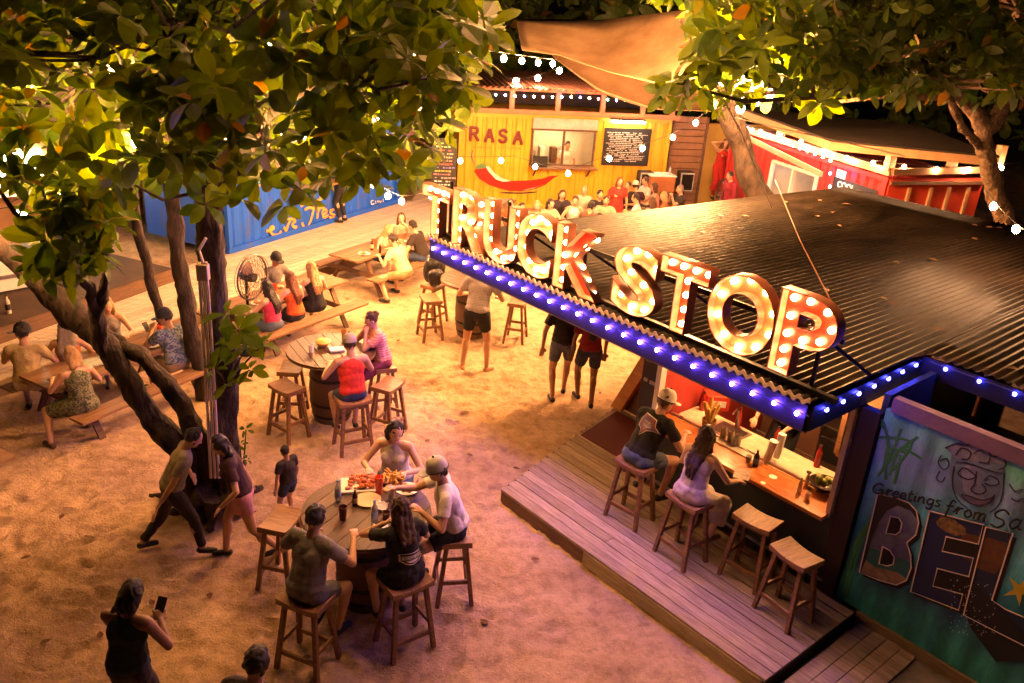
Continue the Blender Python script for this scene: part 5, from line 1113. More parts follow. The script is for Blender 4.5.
# board left of it, slatted screen and yellow wall right of it
t = item('menu_board', 'tall black board with coloured writing left of the yellow container', 'menu board', WY(443, 190, 21.5)*1.0, R(10)); bl = t.location.copy()
h_ = (WY(443, 138, 21.5)-bl).z; MB().box((0, 0, h_/2), (.62, .05, h_)).build('board', black, t)
chalk(t, -.26, .26, .1, h_-.08, 13, -.03, [(.15, .5, .2), (.2, .6, .3), (.5, .1, .12), (.5, .4, .35), (.6, .5, .3), (.3, .2, .2), (.65, .1, .12), (.2, .2, .6), (.65, .45, .1), (.5, .2, .25), (.35, .3, .3), (.6, .6, .62), (.55, .6, .7)], 31, .85)
t = item('slatted_screen', 'brown slatted wooden screen right of the yellow container', 'screen', RL(6.25, .1, 0), R(14.5)); 
mb = MB(); [mb.box((.55, 0, .15+.19*k), (1.1, .03, .17)) for k in range(14)]; mb.build('slats', M('brown_slats', (.26, .13, .06), .7, .2, ns=4), t); [MB().box((x, -.03, 1.35), (.07, .06, 2.7)).build('post', darkwood, t) for x in (0.03, 1.08)]
o = MB().box((1.6, 0, 1.25), (3.2, .12, 2.5)).build('yellow_wall', M('yellow_wall', (.65, .43, .12), .7, .1, ns=2)); o.location = RL(7.4, .4, 0); o.rotation_euler = (0, 0, R(14.5)); tag(o, 'plain ochre wall behind the woman in the long red dress', 'wall')
person('woman in a long red dress standing before the ochre wall with hands at her hair', RL(7.85, -.1, .35), -70, 'stand', 1.06, hands=[(-.1, .1, 1.62), (.12, .1, 1.62)], top=('dress', 'longred', (.45, .015, .01), 1), bottom=('pants', 'longred', (.45, .015, .01)), hair=('wavy', 'red'), fem=True, vox=.018, group=None)
# counter stand with loudspeakers, plant, fans
pz_ = W(661, 172, 1.25)
t = item('serving_stand', 'wooden serving stand with a white top and bottles', 'stand', ground(pz_), R(14)); MB().box((0, 0, .95), (.72, .5, .42)).build('body', M('stand_wood', (.4, .16, .06), .5, ns=3, col2=(.25, .09, .03)), t); MB().box((-.2, 0, .4), (.14, .4, .8)).build('leg', darkwood, t); MB().box((.2, 0, .4), (.14, .4, .8)).build('leg', darkwood, t); MB().box((0, 0, 1.18), (.78, .56, .03)).build('top', whitep, t)
bottle_(ground(pz_, 1.2)+V((.25, 0, 0)), 'clear bottle on the white topped stand', (.7, .75, .8), trans=.5)
for px, l_ in ((645, 'black loudspeaker with a pale frame left of the wooden stand'), (685, 'black loudspeaker partly hidden right of the wooden stand')):
    q = W(px, 179, 1.0); t = item('loudspeaker', l_, 'speaker', ground(q), R(10)); MB().box((0, 0, .95), (.42, .36, .55)).build('cabinet', black, t, bevel=.02); MB().box((0, -.185, .95), (.4, .02, .53)).build('front_frame', M('pale_frame', (.4, .42, .4), .5), t); MB().box((0, -.2, .95), (.33, .02, .45)).build('grille', blackm, t); MB().tube([(0, 0, 0), (0, 0, .7)], .03, 8).build('pole', blackm, t)
    mb = MB(); [mb.beam((0, 0, .35), (.35*cos(a), .35*sin(a), 0), .025, .025) for a in (0, 2.1, 4.2)]; mb.build('tripod_base', blackm, t)
t = item('potted_plant', 'small potted plant before the ochre wall', 'plant', RL(9.0, -.1, .5)); MB().lathe([(.08, 0), (.14, .22), (.12, .22), (.06, .02)], n=14).build('pot', M('clay', (.3, .15, .08), .8), t, True)
mb = MB(); [mb.tube([(0, 0, .2), (.12*cos(k), .12*sin(k), .45), (.28*cos(k), .28*sin(k), .5)], [.012, .03, .004], 5) for k in range(9)]; mb.build('leaves', M('plant_leaf', (.05, .1, .03), .5), t)
o = MB().box((0, 0, .25), (1.0, .4, .5)).build('wall_ledge', M('ledge', (.5, .34, .12), .7)); o.location = RL(8.8, -.1, 0); o.rotation_euler = (0, 0, R(14.5)); tag(o, 'low ochre ledge carrying the potted plant', 'ledge')
def make_fan(name_l, c, face, r=.33, z=1.3, tilt=0):
    t = item('pedestal_fan', name_l, 'fan', ground(c), R(face+90)); hub = V((0, -.12, z))
    mb = MB()
    for q in (-.07, .07):
        for f in (1.0, .8, .6, .4, .2):
            rr_ = r*f*(1 if abs(q) < .05 or f < 1 else 1); mb.tube([hub+V((rr_*cos(a*pi/14), q*(1.4-f*.6), rr_*sin(a*pi/14))) for a in range(29)], .0045, 4, False)
        for k in range(28):
            a = k*pi/14; mb.tube([hub+V((.05*cos(a), q*1.35, .05*sin(a))), hub+V((r*cos(a), q*.8, r*sin(a)))], .003, 3, False)
    mb.tube([hub+V((r*cos(a*pi/14), 0, r*sin(a*pi/14))) for a in range(29)], .016, 6, False); mb.build('grille', M('fan_cage', (.08, .06, .06), .4, .1, metal=.5), t)
    mb = MB()
    for k in range(3):
        a = k*2*pi/3; P_ = [hub+V((cos(a+da)*rr_*r, dy, sin(a+da)*rr_*r)) for rr_, da, dy in ((.15, -.3, -.02), (.55, -.35, -.04), (.88, -.25, -.03), (.9, .35, .03), (.5, .5, .04), (.15, .3, .02))]
        n = len(mb.v); mb.v += [tuple(p) for p in P_]; mb.f.append(tuple(range(n, n+6)))
    mb.build('blades', M('fan_blade', (.3, .2, .15), .4, 0), t)
    MB().tube([hub+V((0, -.05, 0)), hub+V((0, .05, 0)), hub+V((0, .2, 0))], [.07, .09, .07], 14).build('motor', black, t, True); MB().tube([(0, .0, .05), (0, .0, z-.05)], .024, 8).build('pole', blackm, t, True); MB().lathe([(.24, 0), (.24, .03), (.05, .06)], n=18).build('base', black, t, True)
make_fan('large round pedestal fan behind the leafy trunk', W(246, 276, 1.3), -20, .36)
make_fan('round fan at the roof edge behind the man with the sandwich', W(730, 192, 1.1), -150, .36, 1.1); make_fan('second round fan half hidden by the leaning trunk', W(757, 185, 1.1), -160, .36, 1.1)
# ---- blue
blu = grime(M('blue_paint', (.008, .1, .7), .45, .1, ns=2, bump=.05), (.1, .07, .06), .57, .72)
bc = root('blue_container', (-6.07, 16.88, .25), R(63.5), 'blue food container with orange script lettering', 'container')
bw0, bw1 = 2.0, 4.2
shell(bc, 6.1, 2.4, 2.55, blu, [(bw0, bw1, 1.05, 2.1)])
MB().box(((bw0+bw1)/2, -.16, 1.04), (bw1-bw0+.1, .36, .04)).build('counter', wood, bc); MB().box(((bw0+bw1)/2, 1.4, 1.5), (bw1-bw0+.8, .04, 2)).build('kitchen_wall', lit, bc)
for k, x in enumerate((2.3, 2.8, 3.3, 3.8)): MB().box((x, .5, 1.2), (.3, .3, .25)).build('kitchen_box', [whitep, steel][k % 2], bc)
flat([(.5, 1.3), (1.6, 1.4), (1.7, 2.3), (.7, 2.35)], .012, M('turquoise_paint', (.1, .4, .42), .5, ns=3, col2=(.05, .25, .5)), 'painted_patch', bc)
strokes([[(.5, 1.3), (1.6, 1.4), (1.7, 2.3)], [(.7, 1.6), (1.0, 1.9), (.8, 2.2)]], .05, .02, bc, 'painted_line', M('peach_paint', (.6, .3, .2), .5))
c5 = lambda pts: [loc_on(bc, 240+a/6.4, 180+b/6.4) for a, b in pts]
strokes([c5(l) for l in ([(165, 325), (190, 322), (212, 308), (200, 296), (186, 318), (205, 348), (240, 350), (260, 325)], [(278, 300), (290, 325), (305, 280), (320, 262)], [(300, 250), (335, 250), (350, 262), (330, 285), (350, 305), (358, 292)],
    [(385, 168), (410, 150), (460, 140), (505, 125), (522, 118), (505, 112)], [(482, 138), (468, 185), (450, 250), (430, 297), (405, 298), (392, 272)], [(410, 190), (440, 175), (462, 182)], [(500, 165), (494, 205), (490, 245)], [(494, 205), (512, 175), (535, 180)],
    [(522, 222), (548, 208), (545, 188), (525, 200), (532, 238), (562, 225)], [(598, 190), (574, 195), (580, 215), (602, 225), (590, 242), (568, 238)])], .07, .02, bc, 'lettering', M('orange_lettering', (.75, .32, .06), .5, .05))
strokes([c5(l) for l in ([(850, 130), (835, 135), (840, 155), (856, 150)], [(862, 132), (866, 150)], [(872, 138), (880, 133), (880, 146)], [(890, 132), (895, 145), (902, 132)], [(912, 120), (912, 140)])], .03, .02, bc, 'small_lettering', whitep)
t = item('ceiling_lamp', 'warm lamp inside the blue container', 'lamp', V(bc.location)+Matrix.Rotation(R(63.5), 3, 'Z') @ V((3.1, .7, 2.2))); MB().ball((0, 0, 0), .08, 12, 8).build('bulb', EM('kitchen_lamp2', (1, .7, .38), 45), t, True); MB().tube([(0, 0, .05), (0, 0, .2)], .02, 6).build('cord', black, t)
# ---- boardwalk and stage
d62 = V((cos(R(62.5)), sin(R(62.5)), 0)); n62 = V((-d62.y, d62.x, 0)); e0 = W(345, 258, .25); e0.z = 0
wd = (V((-6.07, 16.88, 0))-e0).dot(n62)
bwk = MB(); nb_ = int(wd/.145)
for k in range(nb_+1):
    s0 = -14+rng.uniform(0, 1.5)
    while s0 < 12:
        s1 = min(12, s0+rng.uniform(2.5, 4)); c_ = e0+d62*((s0+s1)/2)+n62*(.07+k*.145); bwk.box((c_.x, c_.y, .225), (s1-s0-.01, .126, .04), Matrix.Rotation(R(62.5), 3, 'Z')); s0 = s1
o = bwk.build('boardwalk', boardw); tag(o, kind='structure')
o = MB().beam(e0+d62*-14+V((0, 0, .11))-n62*.02, e0+d62*12+V((0, 0, .11))-n62*.02, .04, .22).build('boardwalk_edge', M('edge_board', (.3, .2, .11), .8, .2, ns=3, bump=.3)); tag(o, kind='structure')
o = MB().box((0, 0, 0), (2, 9, .04)).build('platform', boardw); o.location = W(440, 205, .25)+V((.2, 1.5, -.03)); tag(o, kind='structure')
sa = W(-30, 337, .5); sb = W(172, 268, .5); sd_ = (sb-sa).normalized(); sn = V((-sd_.y, sd_.x, 0)); ln_ = (sb-sa).length
t = root('stage', ground(sa), math.atan2(sd_.y, sd_.x), 'low dark carpeted stage on the boardwalk', 'stage')
MB().box((ln_/2-1, 1.9, .47), (ln_+2, 3.8, .06)).build('stage_floor', M('stage_carpet', (.09, .055, .04), .85, .25, ns=2, bump=.3), t); MB().box((ln_/2-1, -.02, .35), (ln_+2, .04, .28)).build('front_board', darkwood, t)
q = W(8, 290, .5); t = item('keyboard_case', 'brightly lit white box standing on the stage', 'box', V((q.x, q.y, .5)), R(50)); MB().box((0, 0, .3), (.9, .4, .5)).build('box', whitep, t, bevel=.02); MB().box((0, -.21, .3), (.5, .02, .06)).build('handle', steel, t)
q = W(111, 273, .5); t = item('music_stand', 'music stand with a white sheet on the stage', 'music stand', V((q.x, q.y, .5)), R(-10)); MB().tube([(0, 0, .1), (0, 0, .95)], .012, 6).build('pole', steel, t); mb = MB(); [mb.beam((0, 0, .25), (.3*cos(a), .3*sin(a), 0), .015, .015) for a in (0, 2.1, 4.2)]; mb.build('tripod_base', steel, t)
mm_ = Matrix.Rotation(R(-25), 3, 'X'); MB().box((0, -.03, 1.05), (.45, .02, .32), mm_).build('sheet', paper, t)
bottle_(W(9, 313, .5), 'striped black and white bottle on the stage edge', (.6, .55, .5), h=.3, r=.04, lab=(.03, .02, .02))
cab = [W(2, 322, .31), W(25, 325, .28), W(50, 323, .26), W(66, 316, .26)]; o = MB().tube([p_+V((0, 0, .0)) for p_ in cab], .012, 5).build('cable', black); tag(o, 'black cable lying on the boardwalk beside the stage', 'cable')
# lit kiosk at the picture edge
q = WY(12, 232, 17.5); t = item('kiosk', 'small kiosk with a glowing white sign behind the branches', 'kiosk', ground(q), R(40)); zt = q.z
MB().box((0, .9, 1.1), (2.4, 1.6, 2.2)).build('body', M('kiosk_wood', (.45, .25, .12), .7, .15, ns=3), t); s_ = MB().box((0, .05, max(1.6, zt+.5)), (1.6, .06, .62)).build('lit_sign', EM('sign_glow', (1, .75, .42), 14), t)
MB().box((0, -.1, 1.0), (2.4, .4, .05)).build('counter', wood, t); MB().box((0, .06, 1.25), (1.5, .04, .35)).build('lit_panel', EM('panel_glow', (1, .7, .4), 9), t); MB().box((0, .7, 2.3), (2.8, 2.2, .06)).build('roof', darkwood, t)
fa, fb_ = WY(135, 222, 19.5), WY(206, 200, 19.5); t = item('wooden_fence', 'low wooden fence beyond the boardwalk', 'fence', ground(fa), math.atan2(fb_.y-fa.y, fb_.x-fa.x)); Lf = (fb_-fa).length
mb = MB(); [mb.box((k*.2+.1, 0, .5), (.12, .03, 1.0)) for k in range(int(Lf/.2)+3)]; mb.build('slats', wood, t); mb = MB(); [mb.box((Lf/2, .03, z), (Lf+.4, .04, .09)) for z in (.25, .85)]; mb.build('rails', darkwood, t)
# ---- red
rda = math.atan2(-.938, .346); Cr = V((7.78, 18.19, 0)); ru = V((.346, -.938, 0)); 
rc = root('red_container', Cr-ru*6.1, rda, 'red food container with a pale timber roof frame', 'container')
red = grime(M('red_paint', (.36, .018, .018), .45, .1, ns=2, bump=.05), (.06, .02, .015), .54, .7)
a0_ = loc_on(rc, 776, 150); a1_ = loc_on(rc, 815, 190)
shell(rc, 6.1, 2.5, 2.6, red, [(a0_[0], a1_[0], 1.0, 2.15)])
MB().box((3.05, 2.3, 1.3), (5.9, .04, 2.3)).build('kitchen_wall', lit, rc); MB().box((a0_[0]-.6, 1.2, 1.3), (.05, 2.1, 2.3)).build('kitchen_wall', lit, rc)
wm2 = (a0_[0]+a1_[0])/2; mb = MB(); [mb.box((a, -.01, 1.57), (.06, .1, 1.15)) for a in (a0_[0], wm2, a1_[0])]; [mb.box((wm2, -.012, z), (a1_[0]-a0_[0], .1, .06)) for z in (1.0, 2.15)]; mb.build('window_frame', whitep, rc)
for k in range(5): MB().box((a0_[0]+.3+k*(a1_[0]-a0_[0]-.5)/4, .8, 1.2+.1*(k % 2)), (.25, .3, .3)).build('kitchen_box', [M('k_red', (.5, .05, .03), .5), whitep, M('k_green', (.1, .3, .1), .5)][k % 3], rc)
MB().beam((a0_[0]-1.2, -.15, 2.55), (a1_[0]+.3, -.15, 2.25), .07, .12).build('brace', M('pale_beam', (.5, .3, .16), .7, .1), rc)
p0, p1 = loc_on(rc, 837, 171), loc_on(rc, 845, 183); MB().box(((p0[0]+p1[0])/2, -.012, (p0[1]+p1[1])/2), (.3, .01, .3)).build('notice', paper, rc)
p0, p1 = loc_on(rc, 838, 184), loc_on(rc, 872, 196); o = MB().box(((p0[0]+p1[0])/2, -.02, (p0[1]+p1[1])/2+.0), (abs(p1[0]-p0[0])+.3, .02, .3)).build('name_board', black, rc)
ax, az_ = p0[0]+.02, (p0[1]+p1[1])/2-.05
text('COOL', 'lettering', whitep, rc, .2, .004, .004, loc=(ax, -.036, az_)); chalk(rc, ax+.62, ax+1.3, az_-.02, az_+.12, 1, -.034, [(.75, .72, .68)], 41, .95)
lred = M('light_red_paint', (.6, .06, .03), .5, .08, ns=3)
mb = MB(); mb.box((6.115, 1.3, 1.3), (.02, 2.6, 2.56)); mb.build('end_panel', lred, rc)
for y in (.55, 1.15, 1.65, 2.2): MB().box((6.15, y, 1.35), (.05, .07, 2.1)).build('batten', M('pale_beam', (.5, .3, .16), .7, .1), rc)
MB().box((6.16, 1.3, 2.5), (.05, 2.6, .07)).build('batten', darkwood, rc)
ra, rb_, rcn = W(742, 113, 3.3), W(831, 146, 3.3), W(998, 162, 3.3); rdn = ra+(rcn-rb_)*1.3
rf = root('timber_roof', (ra.x, ra.y, 0), 0, 'dark flat roof with pale timber edge above the red container', 'roof')
lo = lambda p_: V(p_)-V((ra.x, ra.y, 0)); pb_ = M('pale_beam', (.5, .3, .16), .7, .1)
mb = MB(); P4 = [lo(p_) for p_ in (ra, rb_, rcn, rdn)]; mb.slab([(p_.x, p_.y) for p_ in P4], 3.38, 3.42); mb.build('roof_sheet', M('dark_roof', (.035, .022, .018), .7, .3, ns=4, bump=.4), rf)
for a, b in ((ra, rb_), (rb_, rcn)): MB().beam(lo(a)+V((0, 0, -.0)), lo(b), .07, .16).build('edge_beam', pb_, rf)
MB().beam(lo(Cr-ru*6.1)+V((-.1, 0, 2.72)), lo(Cr)+V((0, 0, 2.72)), .1, .16).build('rail', pb_, rf)
en = V((.938, .346, 0)); MB().beam(lo(Cr)+V((0, -.05, 2.74)), lo(Cr+en*3.0)+V((0, -.05, 2.8)), .09, .14).build('rail', pb_, rf)
for q in (Cr-ru*.1, Cr-ru*2, Cr-ru*4, Cr+en*1.6, Cr+en*2.9): MB().box(lo(q)+V((0, 0, 3.03)), (.16, .16, .58), Matrix.Rotation(rda, 3, 'Z')).build('post', pb_, rf)
def RC(x, y, z): return V(rc.location)+ru*x+en*y+V((0, 0, z))
SG = 'warm string lights over the yard'
mkstring('string_lights', 'warm bulbs under the timber roof edge of the red container', 'string lights', SG, [RC(-.5, -.25, 3.0), RC(3, -.25, 2.95), RC(6.1, -.25, 2.95), RC(6.35, 3.2, 2.98)], 12, bulbf, .05, .1, .07)
mkstring('fairy_lights', 'coloured fairy lights along the red container rail', 'string lights', 'coloured fairy lights', [RC(-.3, -.3, 2.95), RC(4.5, -.3, 2.7), RC(4.8, -.3, 1.7)], 20, None, .028, .03, .03, colors=[minis[0], minis[4], minis[1], minis[2], minis[5]])
t = item('ceiling_lamp', 'white lamp inside the red container', 'lamp', RC(wm2, .8, 2.35)); MB().ball((0, 0, 0), .09, 12, 8).build('bulb', EM('kitchen_lamp3', (1, .85, .65), 60), t, True); MB().tube([(0, 0, .05), (0, 0, .2)], .02, 6).build('cord', black, t)
# ------------------------------------------------------------------ warm string lights
def PX(*a): return [WY(x, y, Y) for x, y, Y in a]
mkstring('string_lights', 'warm bulbs hanging across the front of the yellow container', 'string lights', SG, PX((440, 156, 20), (515, 156, 20), (566, 170, 19), (615, 152, 19), (672, 134, 20), (735, 92, 18)), 9, bulbf, .055, .02, .1)
mkstring('string_lights', 'warm bulbs from the leaves to the first marquee letter', 'string lights', SG, PX((330, 120, 15), (376, 182, 14), (402, 196, 15), (446, 186, 15.5)), 6, bulbw, .05, .03, .1)
mkstring('string_lights', 'warm bulbs hung through the big leafy crown', 'string lights', SG, PX((-80, 120, 7.6), (70, 50, 7.5), (150, 62, 7.6), (200, 20, 8.4), (262, 30, 7.6), (330, 60, 7.8), (430, 40, 11), (560, 60, 16)), 17, bulbc, .045, .02, .08)
mkstring('string_lights', 'warm bulbs bunched around the leaning trunk beyond the roof', 'string lights', SG, PX((700, 70, 15.5), (735, 80, 15.5), (772, 90, 15.5), (738, 106, 15.5), (742, 60, 15.5), (800, 30, 15)), 13, bulbw, .075, .0, .07)
mkstring('string_lights', 'warm bulbs above the dark roof of the yellow container', 'string lights', SG, PX((505, 78, 24), (527, 78, 24), (548, 72, 24), (580, 60, 24), (655, 72, 23)), 7, bulbf, .075, .0, .08)
mkstring('string_lights', 'warm bulbs at the far end of the rusty roof', 'string lights', SG, PX((985, 190, 12), (1018, 225, 11), (1060, 250, 10)), 3, bulbf, .05, .02, .06)
mkstring('string_lights', 'warm bulbs above the sand by the leafy trunk', 'string lights', SG, PX((-60, 215, 7.2), (45, 200, 7.4), (120, 135, 7.5), (200, 120, 8.5), (270, 130, 7.7), (340, 110, 7.9), (440, 95, 8.4)), 13, bulbc, .045, .02, .08)
mkstring('string_lights', 'warm bulbs added high above the view to light the middle of the yard', 'string lights', SG, [WY(430, 20, 10.5), V((-.4, 9.6, 7.2)), V((.8, 6.0, 7.3)), V((.4, 10, 7.4)), V((-.4, 12.5, 7.2)), WY(690, -10, 17)], 18, bulbw, .045, .05, .08)  # added string, mostly out of view, that lights the sand
mkstring('string_lights', 'warm bulbs added behind the thick foliage to brighten the boardwalk', 'string lights', SG, PX((60, 130, 13), (150, 140, 14), (250, 120, 15), (345, 140, 17), (425, 150, 20)), 11, bulbf, .055, .02, .1)  # added string hidden by leaves, there to brighten the planks
# thin overhead wire
o = MB().tube(PX((680, 20, 11), (740, 130, 12), (772, 208, 12)), .012, 5).build('cable', M('grey_cable', (.35, .3, .28), .5)); tag(o, 'thin pale cable running down past the leaning trunk to the roof', 'cable')
o = MB().tube(PX((735, 118, 14), (905, 156, 13)), .01, 5).build('cable', M('grey_cable', (.35, .3, .28), .5)); tag(o, 'thin pale cable crossing in front of the dark timber roof', 'cable')
o = MB().tube(PX((775, 180, 11), (800, 240, 8.5), (833, 305, 7.2)), .006, 5).build('cable', M('rust_cable', (.3, .12, .06), .5)); tag(o, 'thin rusty wire crossing the corrugated roof to the letter P', 'cable')
# ------------------------------------------------------------------ shade sail
def sail(top, bot, name_m, parent, nm):
    n, k = 16, 8; mb = MB()
    def at(pl, t):
        t *= len(pl)-1; i = min(int(t), len(pl)-2); return pl[i].lerp(pl[i+1], t-i)
    for j in range(k+1):
        for i in range(n+1):
            a, b = at(top, i/n), at(bot, i/n); p_ = a.lerp(b, j/k); p_ = p_+V((0, 0, -.35*sin(pi*j/k)*sin(pi*i/n))); mb.v.append(tuple(p_))
    mb.f = [(j*(n+1)+i, j*(n+1)+i+1, (j+1)*(n+1)+i+1, (j+1)*(n+1)+i) for j in range(k) for i in range(n)]
    o = mb.build(nm, name_m, parent, True); s = o.modifiers.new('s', 'SOLIDIFY'); s.thickness = .012; return o
sailm = M('sail_cloth', (.55, .37, .22), .8, ns=1.5, col2=(.36, .22, .12), stretch=(1, 1, 2), bump=.3, bs=5)
sr = root('shade_sail', (0, 0, 0), 0, 'large tan shade sail stretched before the yellow container', 'shade sail')
sail(PX((516, 18, 22), (600, 20, 21), (683, 10, 19)), PX((522, 50, 18.5), (560, 55, 18), (610, 72, 17.5), (655, 83, 17), (698, 78, 17)), sailm, sr, 'upper_cloth')
sail(PX((548, 50, 22), (600, 60, 22), (650, 75, 22), (740, 100, 22)), PX((556, 60, 21), (600, 90, 21), (655, 109, 21), (740, 113, 21)), sailm, sr, 'lower_cloth')
for a, b in (((683, 10, 19), (705, -30, 19)), ((516, 18, 22), (505, 5, 22)), ((698, 78, 17), (712, 82, 17.5))): MB().tube(PX(a, b), .015, 5).build('rope', black, sr)
# ================================================================== trees
lm1 = leafmat('leaf_big', (.035, .075, .012), (.1, .145, .012), (.2, .12, .02)); lm2 = leafmat('leaf_dark', (.02, .045, .01), (.065, .085, .012), (.15, .09, .02))
def leaf(mb, base, d, up_, L, wd_, droop):
    d = d.normalized(); s = d.cross(up_); s = s.normalized() if s.length > 1e-3 else V((1, 0, 0)); u = s.cross(d); rows = []
    for t, w_ in ((0, .03), (.25, .28), (.55, .5), (.8, .42), (.94, .2), (1, .02)):
        c = base+d*L*t+u*(-droop*L*t*t); rows.append((c-s*w_*wd_+u*.07*w_*L, c, c+s*w_*wd_+u*.07*w_*L))
    k = len(mb.v); [mb.v.extend(tuple(q) for q in r_) for r_ in rows]
    for i in range(5):
        a = k+i*3; mb.f += [(a, a+1, a+4, a+3), (a+1, a+2, a+5, a+4)]
def rosette(mb, c, ax, r_, L=.2, n=None):
    n = n or r_.randint(5, 8); ax = ax.normalized(); t = ax.orthogonal().normalized(); b = ax.cross(t); ph = r_.uniform(0, 6)
    for k in range(n):
        a = ph+2*pi*k/n+r_.uniform(-.3, .3); el = r_.uniform(-.15, .75); d = (t*cos(a)+b*sin(a))*cos(el)+ax*sin(el); l_ = L*r_.uniform(.65, 1.15)
        leaf(mb, c+d*.02, d, ax, l_, l_*r_.uniform(.42, .66), r_.uniform(.0, .95))
def tree(name_l, trunk_pts, radii, rosettes, L, mat, barkm, seed, extra=(), catg='tree', br=10, group=None, brr=.03):
    r_ = random.Random(seed); base = V(trunk_pts[0]); t = root('tree', (base.x, base.y, 0), 0, name_l, catg, group); off_ = V((base.x, base.y, 0))
    mb = MB()
    def limb(pts, rad, n=18):
        P = [V(p) for p in pts]; Q = []; RR = []
        for i in range(len(P)-1):
            for k in range(12):
                f = k/12; q_ = P[i].lerp(P[i+1], f); Q.append(q_+V((noise.noise(q_*1.3), noise.noise(q_*1.3+V((0, 7, 5))), 0))*rad[i]*.8); RR.append((rad[i]*(1-f)+rad[i+1]*f)*(1+.12*noise.noise(q_*2.2)))
        Q.append(P[-1]); RR.append(rad[-1]); mb.tube([q-off_ for q in Q], RR, n)
    limb(trunk_pts, radii)
    for pts, rad in extra: limb(pts, rad)
    cr = MB()
    anchors = [V(p) for p in trunk_pts[len(trunk_pts)//2:]]+[V(p) for pts, rad in extra for p in pts[1:]]
    for i, (c, s_) in enumerate(rosettes):
        ax = V((r_.uniform(-.6, .6), r_.uniform(-.9, .5), r_.uniform(-.1, 1))); rosette(cr, c-off_, ax, r_, L*s_)
        if br and i % br == 0:
            a = min(anchors, key=lambda q: (q-c).length); m_ = a.lerp(c, .55)+V((0, 0, -.15)); mb.tube([a-off_, m_-off_, c-off_], [brr, brr*.7, brr*.3], 5)
    sd_r = V((seed, 0, 0)); mb.v = [tuple(V(v)+V((noise.noise(V((v[0]*9, v[1]*9, v[2]*3))+sd_r)+.5*noise.noise(V(v)*20), noise.noise(V((v[0]*9, v[1]*9, v[2]*3))+V((9, seed, 0))), 0))*.04*min(1, radii[0]/.15)) for v in mb.v]; mb.build('trunk', barkm, t, True); o = cr.build('crown', mat, t); return t
rt_ = random.Random(21)
def cloud(n, fpx, depth, cond=None, s=(.8, 1.15)):
    out = []
    while len(out) < n:
        x, y = fpx(); 
        if cond and not cond(x, y): continue
        out.append((WY(x, y, rt_.uniform(*depth)), rt_.uniform(*s)))
    return out
def low(x):     # lower edge of the near crown across the picture
    P = [(-60, 150), (0, 165), (35, 185), (60, 190), (110, 195), (170, 165), (220, 150), (300, 165), (350, 160), (400, 175), (440, 135), (470, 110), (515, 60), (540, 0)]
    for (a, b), (c, d) in zip(P, P[1:]):
        if a <= x <= c: return b+(d-b)*(x-a)/(c-a)
    return 0
R1 = cloud(640, lambda: (rt_.uniform(-60, 492), rt_.uniform(-70, 220)), (6.0, 9.0), lambda x, y: y < low(x)+8*noise.noise(V((x*.03, y*.03, 0)))*3 and noise.noise(V((x*.013, y*.016, 3))) > -.42)
R1 += cloud(48, lambda: (rt_.uniform(-40, 480), rt_.uniform(-60, 130)), (4.8, 5.8), lambda x, y: (y < 45+20*sin(x*.05) or (190 < x < 260 and y < 115) or (x < 60 and y < 75) or (x > 425 and y < 110)), (.7, 1.0))
R1 += cloud(40, lambda: (rt_.uniform(150, 240), rt_.uniform(60, 165)), (6.2, 7.2))
R1 += cloud(60, lambda: (rt_.uniform(110, 430), rt_.uniform(120, 182)), (7.2, 8.6), lambda x, y: y < 188-.0*x)
R1 += cloud(56, lambda: (rt_.uniform(34, 118), rt_.uniform(180, 285)), (6.6, 7.6), lambda x, y: y < 290-abs(x-60)*.9)
R1 += [(WY(x, y, Y), s) for x, y, Y, s in ((104, 222, 6.6, 1.2), (48, 240, 6.5, 1.35), (60, 262, 6.6, 1.2), (95, 255, 6.9, 1.1), (70, 290, 7, .9), (258, 178, 7.0, 1.1), (240, 200, 7.0, 1.2), (285, 205, 7.2, 1.2), (300, 190, 7.2, 1.1), (330, 175, 7.3, 1.1), (205, 205, 7.2, 1.0), (380, 185, 8.5, 1.1), (395, 150, 9, 1.1), (415, 165, 9.3, 1.2), (365, 170, 8.6, 1.2), (420, 130, 9, 1.1))]
tb_ = W(212, 505, 0)
